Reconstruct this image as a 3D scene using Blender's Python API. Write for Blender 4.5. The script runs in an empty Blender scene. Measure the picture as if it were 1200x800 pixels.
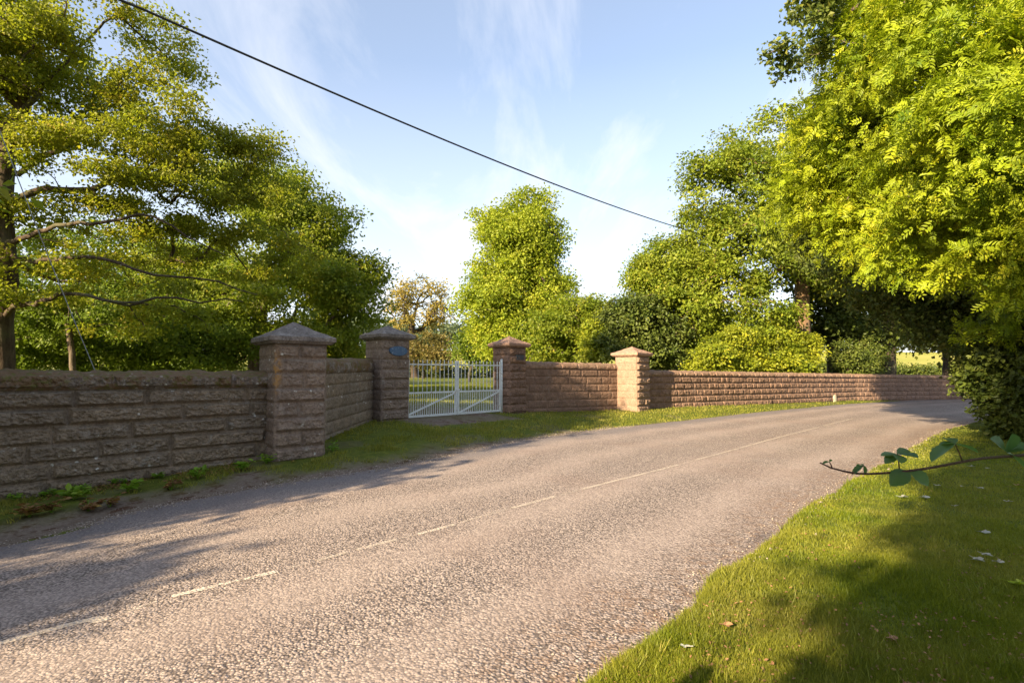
import bpy, math, random
import numpy as np
from mathutils import Vector, Matrix

# ------------------------------------------------------------------ camera, light, exposure
scene = bpy.context.scene
COL = scene.collection
F = 640.0                      # focal length in pixels of a 1200 px wide picture
PITCH = math.radians(3.31)
EYE = 1.6
cam_d = bpy.data.cameras.new("camera")
cam_d.sensor_width = 36.0
cam_d.lens = F / 1200.0 * 36.0
cam_d.clip_start = 0.05
cam_d.clip_end = 5000
cam = bpy.data.objects.new("camera", cam_d)
cam.location = (0, 0, EYE)
cam.rotation_euler = (math.radians(90) + PITCH, 0, 0)
COL.objects.link(cam)
scene.camera = cam

SUN_EL = math.radians(23)
SUN_H = Vector((-0.69, -0.724, 0)).normalized()      # horizontal direction towards the sun
TO_SUN = Vector((SUN_H.x * math.cos(SUN_EL), SUN_H.y * math.cos(SUN_EL), math.sin(SUN_EL)))
sun_d = bpy.data.lights.new("sun", 'SUN')
sun_d.energy = 5.0
sun_d.angle = math.radians(0.6)
sun_d.color = (1.0, 0.80, 0.52)
sun = bpy.data.objects.new("sun", sun_d)
sun.rotation_euler = TO_SUN.to_track_quat('Z', 'Y').to_euler()
COL.objects.link(sun)

world = bpy.data.worlds.new("World")
scene.world = world
world.use_nodes = True
wn = world.node_tree.nodes; wl = world.node_tree.links
bg = wn['Background']
sky = wn.new('ShaderNodeTexSky'); sky.sky_type = 'NISHITA'; sky.sun_disc = False
sky.sun_elevation = SUN_EL; sky.sun_rotation = math.atan2(SUN_H.x, SUN_H.y)
sky.air_density = 1.0; sky.dust_density = 1.2; sky.ozone_density = 1.5
tc = wn.new('ShaderNodeTexCoord')
sep = wn.new('ShaderNodeSeparateXYZ'); wl.new(tc.outputs['Generated'], sep.inputs[0])
def wmath(op, a, b=None, clamp=False):
    n = wn.new('ShaderNodeMath'); n.operation = op; n.use_clamp = clamp
    for i, v in enumerate((a, b)):
        if v is None: continue
        if hasattr(v, 'links'): wl.new(v, n.inputs[i])
        else: n.inputs[i].default_value = v
    return n.outputs[0]
zc = wmath('MAXIMUM', sep.outputs[2], 0.02)
zc2 = wmath('ADD', zc, 0.12)
comb = wn.new('ShaderNodeCombineXYZ')
wl.new(wmath('DIVIDE', sep.outputs[0], zc2), comb.inputs[0])
wl.new(wmath('DIVIDE', sep.outputs[1], zc2), comb.inputs[1])
mp = wn.new('ShaderNodeMapping'); wl.new(comb.outputs[0], mp.inputs[0])
mp.inputs['Rotation'].default_value = (0, 0, math.radians(-8)); mp.inputs['Scale'].default_value = (2.0, 0.50, 1)
mp.inputs['Location'].default_value = (3.1, 0.7, 0)
cn = wn.new('ShaderNodeTexNoise'); cn.inputs['Scale'].default_value = 1.1; cn.inputs['Detail'].default_value = 9
cn.inputs['Roughness'].default_value = 0.62; cn.inputs['Distortion'].default_value = 0.5
wl.new(mp.outputs[0], cn.inputs['Vector'])
cr = wn.new('ShaderNodeMapRange'); cr.inputs[1].default_value = 0.48; cr.inputs[2].default_value = 0.80
wl.new(cn.outputs[0], cr.inputs[0])
hz = wn.new('ShaderNodeMapRange'); hz.inputs[1].default_value = 0.0; hz.inputs[2].default_value = 0.50
hz.inputs[3].default_value = 0.8; hz.inputs[4].default_value = 0.20; wl.new(sep.outputs[2], hz.inputs[0])
fac = wmath('ADD', wmath('MULTIPLY', cr.outputs[0], 0.62), hz.outputs[0], True)
mx = wn.new('ShaderNodeMix'); mx.data_type = 'RGBA'
wl.new(fac, mx.inputs[0]); wl.new(sky.outputs[0], mx.inputs[6]); mx.inputs[7].default_value = (3.9, 3.95, 4.2, 1)
wl.new(mx.outputs[2], bg.inputs['Color'])
bg.inputs['Strength'].default_value = 0.094

vs = scene.view_settings
vs.view_transform = 'Standard'; vs.look = 'None'; vs.gamma = 1.0; vs.exposure = 1.7
vs.use_curve_mapping = False
scene.cycles.max_bounces = 6; scene.cycles.diffuse_bounces = 3; scene.cycles.transmission_bounces = 3
scene.cycles.transparent_max_bounces = 6

# ------------------------------------------------------------------ helpers
rng = np.random.default_rng(7)
random.seed(7)
CP, SP = math.cos(PITCH), math.sin(PITCH)
def ray(px, py):
    u = (px - 600.0) / F; v = (400.0 - py) / F
    return np.array([u, CP - v * SP, SP + v * CP])
def at(px, py, Y):
    d = ray(px, py); d = d / d[1]
    return np.array([d[0] * Y, Y, EYE + d[2] * Y])

CTRL = np.array([(-7.07, 7.55, -.22), (-4.1, 9.5, 0), (-3.3, 13.9, .30), (-.08, 17.2, .26), (4.56, 20.0, .12),
    (5.66, 21.3, .17), (12, 25.6, .08), (19.4, 31, 0), (31.2, 36.9, -.13), (0, 0, 0), (3, 5, 0), (-2.2, 5, -.03), (1, 10, 0), (-5.5, 6.0, -.2),
    (5, 3, 0.02), (8, 17, 0), (0.4, 13.1, .05), (15, 24, -.02), (12, 12, .05), (-12, 3, -.3), (-12, 14, 0), (-8, -6, -.1), (-1, 13, .12),
    (0, 30, .45), (-20, 40, .5), (20, 45, .5), (40, 60, .8), (0, 70, .95), (-60, 70, 1), (80, 70, .8), (0, 110, 3.2), (0, 160, 7.6), (-120, 160, 7.6),
    (120, 160, 7.2), (300, 300, 12), (-300, 300, 12), (0, 400, 13), (0, -30, 0), (60, -30, 0), (-60, -30, -.3), (300, -300, 0), (-300, -300, 0),
    (60, 20, .1), (0, -300, 0), (500, 0, 3), (-500, 0, 3), (700, 700, 18), (-700, 700, 18), (0, 800, 18)])
def tps_k(r2): return 0.5 * r2 * np.log(r2 + 1e-9)
_n = len(CTRL); _d2 = ((CTRL[:, None, :2] - CTRL[None, :, :2]) ** 2).sum(-1)
_A = np.zeros((_n + 3, _n + 3)); _A[:_n, :_n] = tps_k(_d2) + np.eye(_n) * 0.5
_A[:_n, _n] = 1; _A[:_n, _n + 1:] = CTRL[:, :2]; _A[_n, :_n] = 1; _A[_n + 1:, :_n] = CTRL[:, :2].T
_w = np.linalg.solve(_A, np.concatenate([CTRL[:, 2], np.zeros(3)]))
def G(x, y):
    x = np.asarray(x, float); y = np.asarray(y, float); out = _w[_n] + _w[_n + 1] * x + _w[_n + 2] * y
    for i in range(_n):
        out = out + _w[i] * tps_k((x - CTRL[i, 0]) ** 2 + (y - CTRL[i, 1]) ** 2)
    return out
def on_ground(px, py):
    d = ray(px, py); z = 0.0
    for _ in range(30):
        t = (z - EYE) / d[2]; p = d * t
        z = 0.6 * z + 0.4 * float(G(p[0], p[1]))
    return np.array([p[0], p[1]])

def _hash(ix, iy, iz):
    h = (ix.astype(np.int64) * 374761393 + iy.astype(np.int64) * 668265263 + iz.astype(np.int64) * 2147483647) & 0xffffffff
    h = ((h ^ (h >> 13)) * 1274126177) & 0xffffffff
    return ((h ^ (h >> 16)) & 0xffff) / 65535.0
def vnoise(x, y, z=0.0):
    x, y, z = np.broadcast_arrays(np.asarray(x, float), np.asarray(y, float), np.asarray(z, float))
    ix, iy, iz = np.floor(x), np.floor(y), np.floor(z)
    fx, fy, fz = x - ix, y - iy, z - iz
    fx = fx * fx * (3 - 2 * fx); fy = fy * fy * (3 - 2 * fy); fz = fz * fz * (3 - 2 * fz)
    r = 0
    for a in (0, 1):
        for b in (0, 1):
            for c in (0, 1):
                r = r + _hash(ix + a, iy + b, iz + c) * (fx if a else 1 - fx) * (fy if b else 1 - fy) * (fz if c else 1 - fz)
    return r
def fbm(x, y, z=0.0, o=4):
    s, a, t = 0, 0.5, 0
    for i in range(o):
        s = s + a * vnoise(x * 2 ** i + 17.3 * i, y * 2 ** i + 5.1 * i, np.asarray(z) * 2 ** i); t += a; a *= 0.5
    return s / t

def smooth(a, b, x):
    t = np.clip((x - a) / (b - a), 0, 1); return t * t * (3 - 2 * t)

def mesh_np(name, verts, faces_flat, loop_tot, mats, parent=None, attrs=None, shade=False, mat_idx=None):
    me = bpy.data.meshes.new(name)
    verts = np.ascontiguousarray(verts, dtype=np.float32).reshape(-1, 3)
    faces_flat = np.ascontiguousarray(faces_flat, dtype=np.int32).ravel()
    nf = len(loop_tot)
    me.vertices.add(len(verts)); me.vertices.foreach_set('co', verts.ravel())
    me.loops.add(len(faces_flat)); me.loops.foreach_set('vertex_index', faces_flat)
    me.polygons.add(nf)
    ls = np.zeros(nf, np.int32); ls[1:] = np.cumsum(loop_tot)[:-1]
    me.polygons.foreach_set('loop_start', ls)
    me.polygons.foreach_set('loop_total', np.asarray(loop_tot, np.int32))
    if mat_idx is not None: me.polygons.foreach_set('material_index', np.asarray(mat_idx, np.int32))
    for m in (mats if isinstance(mats, (list, tuple)) else [mats]): me.materials.append(m)
    if attrs:
        for k, (dom, arr) in attrs.items():
            a = me.attributes.new(k, 'FLOAT', dom); a.data.foreach_set('value', np.asarray(arr, np.float32))
    me.update(calc_edges=True)
    if shade: me.polygons.foreach_set('use_smooth', np.ones(nf, bool))
    else: me.polygons.foreach_set('use_smooth', np.zeros(nf, bool))
    ob = bpy.data.objects.new(name, me); COL.objects.link(ob)
    if parent is not None: ob.parent = parent
    return ob
def quads(name, verts, q, mats, parent=None, **kw):
    q = np.asarray(q, np.int32)
    return mesh_np(name, verts, q, np.full(len(q), q.shape[1]), mats, parent, **kw)
def grid_faces(nu, nv, off=0, flip=False):
    i = np.arange(nu - 1)[:, None] * nv + np.arange(nv - 1)[None, :]; i = i.ravel() + off
    f = np.stack([i, i + nv, i + nv + 1, i + 1], 1)
    return f[:, ::-1] if flip else f
def tag(o, label=None, cat=None, group=None, kind=None):
    if label: o['label'] = label
    if cat: o['category'] = cat
    if group: o['group'] = group
    if kind: o['kind'] = kind
    return o
def empty(name, loc):
    o = bpy.data.objects.new(name, None); o.location = loc; COL.objects.link(o); return o
def adopt(child, root):
    child.parent = root; child.matrix_parent_inverse = Matrix.Translation(-Vector(root.location)); return child
class MB:
    """collects shapes into one mesh"""
    def __init__(s): s.v = []; s.f = []; s.n = 0
    def add(s, v, f):
        v = np.asarray(v, float).reshape(-1, 3); s.v.append(v)
        for q in f: s.f.append([int(i) + s.n for i in q])
        s.n += len(v)
    def box(s, c, ax, ay, az, hx, hy, hz):
        c, ax, ay, az = [np.asarray(t, float) for t in (c, ax, ay, az)]
        v = [c + ax * hx * i + ay * hy * j + az * hz * k for i in (-1, 1) for j in (-1, 1) for k in (-1, 1)]
        s.add(v, [(0, 1, 3, 2), (4, 6, 7, 5), (0, 4, 5, 1), (2, 3, 7, 6), (0, 2, 6, 4), (1, 5, 7, 3)])
    def tube(s, pts, rad, n=8, cap=True):
        pts = [np.asarray(p, float) for p in pts]
        if not hasattr(rad, '__len__'): rad = [rad] * len(pts)
        ref = np.array([0.123, 0.31, 0.94]); v = []; 
        for i, p in enumerate(pts):
            t = pts[min(i + 1, len(pts) - 1)] - pts[max(i - 1, 0)]; t /= np.linalg.norm(t) + 1e-12
            if abs(t @ ref) > .95: ref = np.array([1., 0.1, 0])
            a = np.cross(t, ref); a /= np.linalg.norm(a); b = np.cross(t, a)
            for k in range(n):
                w = 2 * math.pi * k / n; v.append(p + rad[i] * (math.cos(w) * a + math.sin(w) * b))
        f = []
        for i in range(len(pts) - 1):
            for k in range(n):
                k2 = (k + 1) % n; f.append((i * n + k, i * n + k2, (i + 1) * n + k2, (i + 1) * n + k))
        if cap:
            f.append(tuple(range(n))[::-1]); f.append(tuple((len(pts) - 1) * n + k for k in range(n)))
        s.add(v, f)
    def build(s, name, mat, parent=None, shade=False):
        v = np.concatenate(s.v); lt = [len(q) for q in s.f]; fl = [i for q in s.f for i in q]
        return mesh_np(name, v, fl, lt, mat, parent, shade=shade)

# ------------------------------------------------------------------ materials
class NT:
    def __init__(s, name):
        s.m = bpy.data.materials.new(name); s.m.use_nodes = True; s.t = s.m.node_tree; s.t.nodes.clear()
        s.out = s.N('ShaderNodeOutputMaterial')
    def N(s, t, **kw):
        n = s.t.nodes.new(t)
        for k, v in kw.items(): setattr(n, k, v)
        return n
    def L(s, a, b): s.t.links.new(a, b)
    def setin(s, n, i, v):
        if v is None: return
        if hasattr(v, 'is_linked') or hasattr(v, 'links'): s.L(v, n.inputs[i])
        else:
            if isinstance(v, tuple) and len(v) == 3 and n.inputs[i].type == 'RGBA': v = v + (1,)
            n.inputs[i].default_value = v
    def math(s, op, a, b=None, clamp=False):
        n = s.N('ShaderNodeMath', operation=op, use_clamp=clamp); s.setin(n, 0, a); s.setin(n, 1, b); return n.outputs[0]
    def mix(s, f, a, b, bt='MIX'):
        n = s.N('ShaderNodeMix', data_type='RGBA', blend_type=bt); s.setin(n, 0, f); s.setin(n, 6, a); s.setin(n, 7, b); return n.outputs[2]
    def noise(s, scale, detail=4, rough=.55, vec=None, out=0):
        n = s.N('ShaderNodeTexNoise'); n.inputs['Scale'].default_value = scale; n.inputs['Detail'].default_value = detail
        n.inputs['Roughness'].default_value = rough; s.L(vec if vec is not None else s.obj(), n.inputs['Vector']); return n.outputs[out]
    def voro(s, scale, feature='F1', out='Distance', vec=None, rand=1.0):
        n = s.N('ShaderNodeTexVoronoi', feature=feature); n.inputs['Scale'].default_value = scale; n.inputs['Randomness'].default_value = rand
        s.L(vec if vec is not None else s.obj(), n.inputs['Vector']); return n.outputs[out]
    def obj(s):
        if not hasattr(s, '_o'): s._o = s.N('ShaderNodeNewGeometry').outputs['Position']
        return s._o
    def rng(s, v, a, b, c=0., d=1.):
        n = s.N('ShaderNodeMapRange', clamp=True); s.setin(n, 0, v); 
        for i, x in enumerate((a, b, c, d)): n.inputs[i + 1].default_value = x
        return n.outputs[0]
    def attr(s, name): return s.N('ShaderNodeAttribute', attribute_name=name).outputs['Fac']
    def bump(s, h, dist, strength=1.0, normal=None):
        n = s.N('ShaderNodeBump'); n.inputs['Strength'].default_value = strength; n.inputs['Distance'].default_value = dist
        s.setin(n, 'Height', h); 
        if normal is not None: s.L(normal, n.inputs['Normal'])
        return n.outputs[0]
    def pbr(s, col, rough=.9, normal=None, metal=0., spec=.3):
        n = s.N('ShaderNodeBsdfPrincipled'); s.setin(n, 'Base Color', col); s.setin(n, 'Roughness', rough); s.setin(n, 'Metallic', metal)
        s.setin(n, 'Specular IOR Level', spec)
        if normal is not None: s.L(normal, n.inputs['Normal'])
        return n.outputs[0]
    def done(s, sh): s.L(sh, s.out.inputs[0]); return s.m

def leaf_mat(name, c0, c1, c2, trans=.35, rough=.5):
    """c0..c1 by leaf, c2 on odd leaves and patches"""
    t = NT(name); a = t.attr('tint')
    c = t.mix(t.rng(a, 0, .8), c0, c1)
    c = t.mix(t.math('MULTIPLY', t.rng(a, .8, 1.0), .8), c, c2)
    p = t.rng(t.noise(.9, 2), .35, .7); c = t.mix(t.math('MULTIPLY', p, .35), c, c2)
    df = t.pbr(c, rough, spec=.25)
    tr = t.N('ShaderNodeBsdfTranslucent'); t.L(t.mix(.5, c, (min(1, c1[0] * 1.7), min(1, c1[1] * 1.7), c1[2] * .8)), tr.inputs[0])
    m = t.N('ShaderNodeMixShader'); m.inputs[0].default_value = trans; t.L(df, m.inputs[1]); t.L(tr.outputs[0], m.inputs[2])
    return t.done(m.outputs[0])
def bark_mat(name, a, b, sc=1.0):
    t = NT(name)
    mpn = t.N('ShaderNodeMapping'); t.L(t.obj(), mpn.inputs[0]); mpn.inputs['Scale'].default_value = (6 * sc, 6 * sc, 1.2 * sc)
    n = t.noise(2.2, 6, .65, mpn.outputs[0])
    c = t.mix(t.rng(n, .35, .65), a, b)
    c = t.mix(t.math('MULTIPLY', t.rng(t.noise(1.3, 4), .5, .65), .5), c, (.13, .14, .07))
    return t.done(t.pbr(c, .95, t.bump(n, .03)))

def stone_mat(name, base, dark, light, moss=0.0, lich=.5, white=.2, streak=None):
    t = NT(name)
    tint = t.attr('tint')
    c = t.mix(t.rng(tint, 0, 1), base, light)
    n1 = t.noise(9, 6, .7); n2 = t.noise(2.3, 4, .6); n3 = t.noise(45, 3, .6)
    c = t.mix(t.rng(n1, .35, .75), c, dark)
    c = t.mix(t.math('MULTIPLY', t.rng(n2, .45, .7), .45), c, dark)
    c = t.mix(t.math('MULTIPLY', t.rng(t.noise(26, 4, .75), .50, .60), .55), c, tuple(x * .55 for x in dark))  # dark flecks imitate shadow in small pits and crevices
    # grey lichen bloom
    l = t.math('MULTIPLY', t.rng(t.noise(5, 5, .75), .55, .68), t.rng(t.noise(1.1, 2), .35, .6))
    c = t.mix(t.math('MULTIPLY', l, lich), c, (.36, .34, .31))
    w = t.math('MULTIPLY', t.rng(t.voro(9), .26, .13), t.rng(t.noise(2.4, 3), .56, .62) if not moss else t.rng(t.noise(3.4, 4), .46, .56))
    w = t.math('MULTIPLY', w, t.rng(n1, .42, .5))
    c = t.mix(t.math('MULTIPLY', w, white * 2), c, (.62, .62, .58))
    if streak:
        vd = t.N('ShaderNodeVectorMath', operation='MULTIPLY_ADD'); t.L(t.obj(), vd.inputs[0]); vd.inputs[1].default_value = (1, 1, .30); vd.inputs[2].default_value = (-streak[0], -streak[1], -streak[2] * .30)
        ln = t.N('ShaderNodeVectorMath', operation='LENGTH'); t.L(vd.outputs[0], ln.inputs[0])
        sk = t.math('MULTIPLY', t.rng(ln.outputs['Value'], .15, .04), t.rng(t.noise(16, 4, .7), .40, .55))
        c = t.mix(t.math('MULTIPLY', sk, .85), c, (.48, .25, .05))
    if moss:
        g = t.rng(t.noise(3.2, 5, .7), .60 - .2 * moss, .70 - .2 * moss)
        nz = t.N('ShaderNodeSeparateXYZ'); t.L(t.N('ShaderNodeNewGeometry').outputs['Normal'], nz.inputs[0])
        g = t.math('MAXIMUM', t.math('MULTIPLY', g, .8), t.math('MULTIPLY', t.rng(nz.outputs[2], .25, .7), moss))
        c = t.mix(g, c, (.16, .095, .045)); 
        c = t.mix(t.math('MULTIPLY', g, t.rng(t.noise(14, 3), .5, .6)), c, (.12, .12, .035))
    h = t.math('ADD', t.math('MULTIPLY', n1, 1.0), t.math('MULTIPLY', n3, .45))
    return t.done(t.pbr(c, .92, t.bump(h, .03, 1.0), spec=.2))

M = {}
M['stone'] = stone_mat('sandstone', (.28, .225, .168), (.14, .11, .08), (.34, .26, .18), lich=.7, white=.7)
M['stone_red'] = stone_mat('red_sandstone', (.25, .158, .112), (.14, .09, .068), (.33, .21, .15), lich=.25, white=.08)
M['stone_pier'] = stone_mat('pier_stone', (.29, .225, .18), (.16, .12, .095), (.33, .25, .19), lich=.8, white=.6, streak=(-4.12, 9.47, 1.62))
M['stone_pale'] = stone_mat('pale_pier_stone', (.34, .23, .165), (.22, .145, .105), (.40, .275, .20), lich=.25, white=.06)
M['coping'] = stone_mat('coping_stone', (.27, .23, .19), (.09, .07, .055), (.36, .31, .27), moss=.75, lich=.9, white=.8)
M['coping_red'] = stone_mat('red_coping_stone', (.34, .21, .15), (.19, .12, .09), (.4, .27, .19), moss=.15, lich=.3, white=.1)
M['cap'] = stone_mat('cap_stone', (.25, .21, .19), (.10, .088, .08), (.33, .29, .26), moss=.0, lich=1.0, white=.7)
M['cap_red'] = stone_mat('red_cap_stone', (.40, .25, .18), (.25, .15, .11), (.46, .3, .22), lich=.2, white=.1)

M['oak_bark'] = bark_mat('oak_bark', (.045, .03, .02), (.11, .08, .052))
M['bark'] = bark_mat('bark', (.07, .05, .035), (.16, .125, .09))
M['bark_warm'] = bark_mat('warm_bark', (.11, .065, .035), (.27, .17, .10))
M['bark_dark'] = bark_mat('dark_bark', (.03, .022, .016), (.08, .06, .045))
#                       shaded/darker       bright            odd
M['oak'] = leaf_mat('oak_leaves', (.10, .15, .015), (.25, .29, .022), (.40, .29, .03), trans=.5)
M['oak2'] = leaf_mat('oak_leaves_green', (.08, .14, .014), (.21, .27, .022), (.33, .28, .03), trans=.45)
M['under'] = leaf_mat('understorey_leaves', (.05, .09, .01), (.14, .21, .02), (.22, .25, .02))
M['gold'] = leaf_mat('golden_leaves', (.15, .14, .04), (.29, .25, .06), (.40, .27, .07))
M['chest'] = leaf_mat('chestnut_leaves', (.11, .18, .015), (.29, .35, .025), (.40, .37, .04), trans=.42)
M['lime'] = leaf_mat('lime_leaves', (.05, .09, .01), (.24, .29, .018), (.45, .42, .03))
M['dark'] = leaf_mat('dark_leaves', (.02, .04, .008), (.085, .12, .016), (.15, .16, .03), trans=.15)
M['broad'] = leaf_mat('broad_leaves', (.06, .11, .012), (.20, .26, .018), (.30, .28, .03))
M['ash'] = leaf_mat('ash_leaves', (.065, .125, .006), (.285, .365, .014), (.44, .42, .02), trans=.32)
M['shadeleaf'] = leaf_mat('sycamore_leaves', (.05, .085, .02), (.12, .16, .03), (.25, .24, .04))  # dark bluish tones imitate the shadow side of the hanging branch
M['weed'] = leaf_mat('weed_leaves', (.12, .26, .02), (.24, .42, .04), (.25, .22, .03))
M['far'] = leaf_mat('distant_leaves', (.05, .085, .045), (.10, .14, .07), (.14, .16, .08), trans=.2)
M['grass'] = leaf_mat('grass_blades', (.05, .09, .006), (.20, .23, .012), (.40, .32, .08), trans=.3)
M['vgrass'] = leaf_mat('verge_grass_blades', (.08, .11, .015), (.25, .26, .03), (.48, .38, .11), trans=.35)
M['twigleaf'] = leaf_mat('twig_leaves', (.04, .10, .03), (.10, .19, .055), (.16, .22, .06), trans=.45, rough=.4)

def paint_mat(name, col, rough=.5, wear=(.3, .2, .15)):
    t = NT(name); n = t.noise(14, 5, .7)
    c = t.mix(t.rng(n, .56, .68), col, wear); c = t.mix(t.math('MULTIPLY', t.rng(t.noise(3, 3), .4, .7), .25), c, tuple(x * .6 for x in col))
    return t.done(t.pbr(c, rough, t.bump(n, .002)))
M['gate'] = paint_mat('gate_paint', (.70, .74, .74), .5, (.36, .27, .2))
M['cable'] = paint_mat('cable_sheath', (.03, .03, .03), .6, (.06, .05, .05))
M['wire'] = paint_mat('galvanised_wire', (.30, .32, .32), .5)
M['wood'] = bark_mat('pole_wood', (.09, .06, .04), (.16, .12, .08))
M['plaque'] = paint_mat('blue_enamel', (.07, .13, .22), .4, (.35, .38, .42))
M['plate'] = paint_mat('slate_plate', (.045, .05, .06), .4, (.12, .12, .13))
M['post'] = paint_mat('weathered_paint', (.62, .56, .40), .8, (.35, .28, .2))

# road surface: pale chippings in dark binder
def road_mat():
    t = NT('chipseal'); p = t.obj()
    wn_ = t.N('ShaderNodeTexNoise'); wn_.inputs['Scale'].default_value = 30; t.L(p, wn_.inputs['Vector'])
    vm = t.N('ShaderNodeVectorMath', operation='MULTIPLY_ADD'); t.L(wn_.outputs['Color'], vm.inputs[0]); vm.inputs[1].default_value = (.015, .015, .015); t.L(p, vm.inputs[2])
    d = t.voro(56, vec=vm.outputs[0]); col = t.voro(56, out='Color', vec=vm.outputs[0])
    d2 = t.voro(34, vec=vm.outputs[0])
    sx = t.N('ShaderNodeSeparateColor'); t.L(col, sx.inputs[0])
    c = t.mix(sx.outputs[0], (.25, .20, .178), (.46, .378, .333))
    c = t.mix(t.rng(sx.outputs[1], .8, .95), c, (.17, .14, .13))
    gap = t.math('MULTIPLY', t.rng(t.math('ADD', d, t.math('MULTIPLY', t.noise(22, 2), .5)), .68, .95), t.math('SUBTRACT', .9, t.math('MULTIPLY', t.attr('track'), .55)))
    c = t.mix(gap, c, (.06, .047, .04))
    big = t.noise(.7, 4, .6)
    c = t.mix(t.math('MULTIPLY', t.rng(big, .45, .7), .22), c, (.20, .15, .13))
    # worn, smoother and greyer near the kerbless edges; wheel tracks
    c = t.mix(t.math('MULTIPLY', t.attr('track'), .22), c, (.27, .21, .18))
    c = t.mix(t.math('MULTIPLY', t.rng(t.noise(.35, 3, .6), .5, .62), .18), c, (.22, .15, .12))
    e = t.attr('edge')
    c = t.mix(t.math('MULTIPLY', t.rng(e, .0, 1.), .75), c, (.155, .14, .145))
    c = t.mix(t.math('MULTIPLY', t.attr('debris'), t.rng(t.noise(9, 5, .7), .45, .65)), c, (.20, .13, .09))
    h = t.math('ADD', t.math('MULTIPLY', t.math('SUBTRACT', 1.0, d), 1.0), t.math('MULTIPLY', t.math('SUBTRACT', 1.0, d2), .7))
    h = t.math('ADD', h, t.math('MULTIPLY', t.noise(11, 3), .8))
    h = t.math('MULTIPLY', h, t.math('SUBTRACT', 1.0, t.math('MULTIPLY', t.attr('track'), .5)))
    return t.done(t.pbr(c, .85, t.bump(h, .0085, .85), spec=.3))
M['road'] = road_mat()
def line_mat():
    t = NT('road_paint')
    n = t.rng(t.math('ADD', t.noise(16, 5, .75), t.math('MULTIPLY', t.noise(2.0, 2), .35)), .66, .80)
    p = t.pbr(t.mix(t.noise(40, 2), (.55, .46, .38), (.80, .71, .60)), .8, t.bump(t.voro(48), .008), spec=.2)
    tr = t.N('ShaderNodeBsdfTransparent'); m = t.N('ShaderNodeMixShader'); t.L(t.math('MAXIMUM', n, t.attr('wear')), m.inputs[0]); t.L(p, m.inputs[1]); t.L(tr.outputs[0], m.inputs[2])
    return t.done(m.outputs[0])
M['line'] = line_mat()
def ground_mat():
    t = NT('turf_and_soil')
    n = t.noise(6, 6, .7); n2 = t.noise(.25, 4, .6); n3 = t.noise(60, 3, .7)
    g = t.mix(t.rng(n, .35, .65), (.055, .085, .01), (.13, .155, .018)); g = t.mix(t.rng(n3, .5, .7), g, (.18, .15, .045))
    f = t.mix(t.rng(t.noise(.05, 3), .4, .6), (.27, .28, .055), (.34, .32, .08))
    g = t.mix(t.attr('field'), g, f)
    s = t.mix(t.rng(t.noise(25, 5, .7), .35, .65), (.13, .098, .075), (.24, .19, .15)); s = t.mix(t.rng(t.noise(4, 4, .7), .52, .62), s, (.10, .055, .035))
    c = t.mix(t.attr('soil'), g, s)
    h = t.math('ADD', n, t.math('MULTIPLY', n3, .5))
    return t.done(t.pbr(c, .95, t.bump(h, .03), spec=.1))
M['ground'] = ground_mat()

# ------------------------------------------------------------------ road geometry
def catmull(P, n):
    P = np.asarray(P, float); s = np.concatenate([[0], np.cumsum(np.linalg.norm(np.diff(P, axis=0), axis=1))])
    Q = np.vstack([2 * P[0] - P[1], P, 2 * P[-1] - P[-2]]); out = []
    for u in np.linspace(0, s[-1], n):
        i = min(np.searchsorted(s, u, side='right') - 1, len(P) - 2); i = max(i, 0)
        t = (u - s[i]) / (s[i + 1] - s[i]); a, b, c, d = Q[i], Q[i + 1], Q[i + 2], Q[i + 3]
        out.append(.5 * (2 * b + (c - a) * t + (2 * a - 5 * b + 4 * c - d) * t ** 2 + (3 * b - a - 3 * c + d) * t ** 3))
    return np.array(out)
DIR0 = np.array([.70, .714])
L_px = [(0, 641), (130, 606), (300, 572), (470, 545), (620, 515), (760, 497), (900, 482), (1000, 473), (1130, 466)]
R_px = [(700, 800), (830, 690), (940, 600), (1010, 560), (1062, 530), (1130, 498)]
C_px = [(0, 759), (120, 731), (200, 704), (322, 674), (462, 636), (530, 618), (650, 584), (780, 550), (900, 517), (1000, 491)]
Lw = [on_ground(*p) for p in L_px]; Rw = [on_ground(*p) for p in R_px]; Cw = [on_ground(*p) for p in C_px]
print('L', np.round(Lw, 2).tolist()); print('R', np.round(Rw, 2).tolist()); print('C', np.round(Cw, 2).tolist())
farL = Lw[-1]; 
dF = np.array([.90, .43])
dF2 = np.array([.97, .22])
L_all = [Lw[0] - DIR0 * 60, Lw[0] - DIR0 * 20, Lw[0] - DIR0 * 6] + Lw + [farL + dF * 12, farL + dF * 12 + dF2 * 40]
farR = Rw[-1]
R_all = [Rw[0] - DIR0 * 60, Rw[0] - DIR0 * 20, Rw[0] - DIR0 * 5] + Rw + [farR + np.array([6, 4.4]), farL + dF * 8 + np.array([2.2, -5.2]), farL + dF * 14 + dF2 * 40 + np.array([1.5, -6])]
LE = catmull(L_all, 700); RE = catmull(R_all, 700)
def wob(E, seed):
    s = np.arange(len(E)) * .17
    t = np.gradient(E, axis=0); t /= np.linalg.norm(t, axis=1)[:, None]; nrm = np.stack([-t[:, 1], t[:, 0]], 1)
    return E + nrm * ((fbm(s * 1.3, seed, 0, 4) - .5) * .22)[:, None]
LE = wob(LE, 3.3); RE = wob(RE, 9.1)
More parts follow.
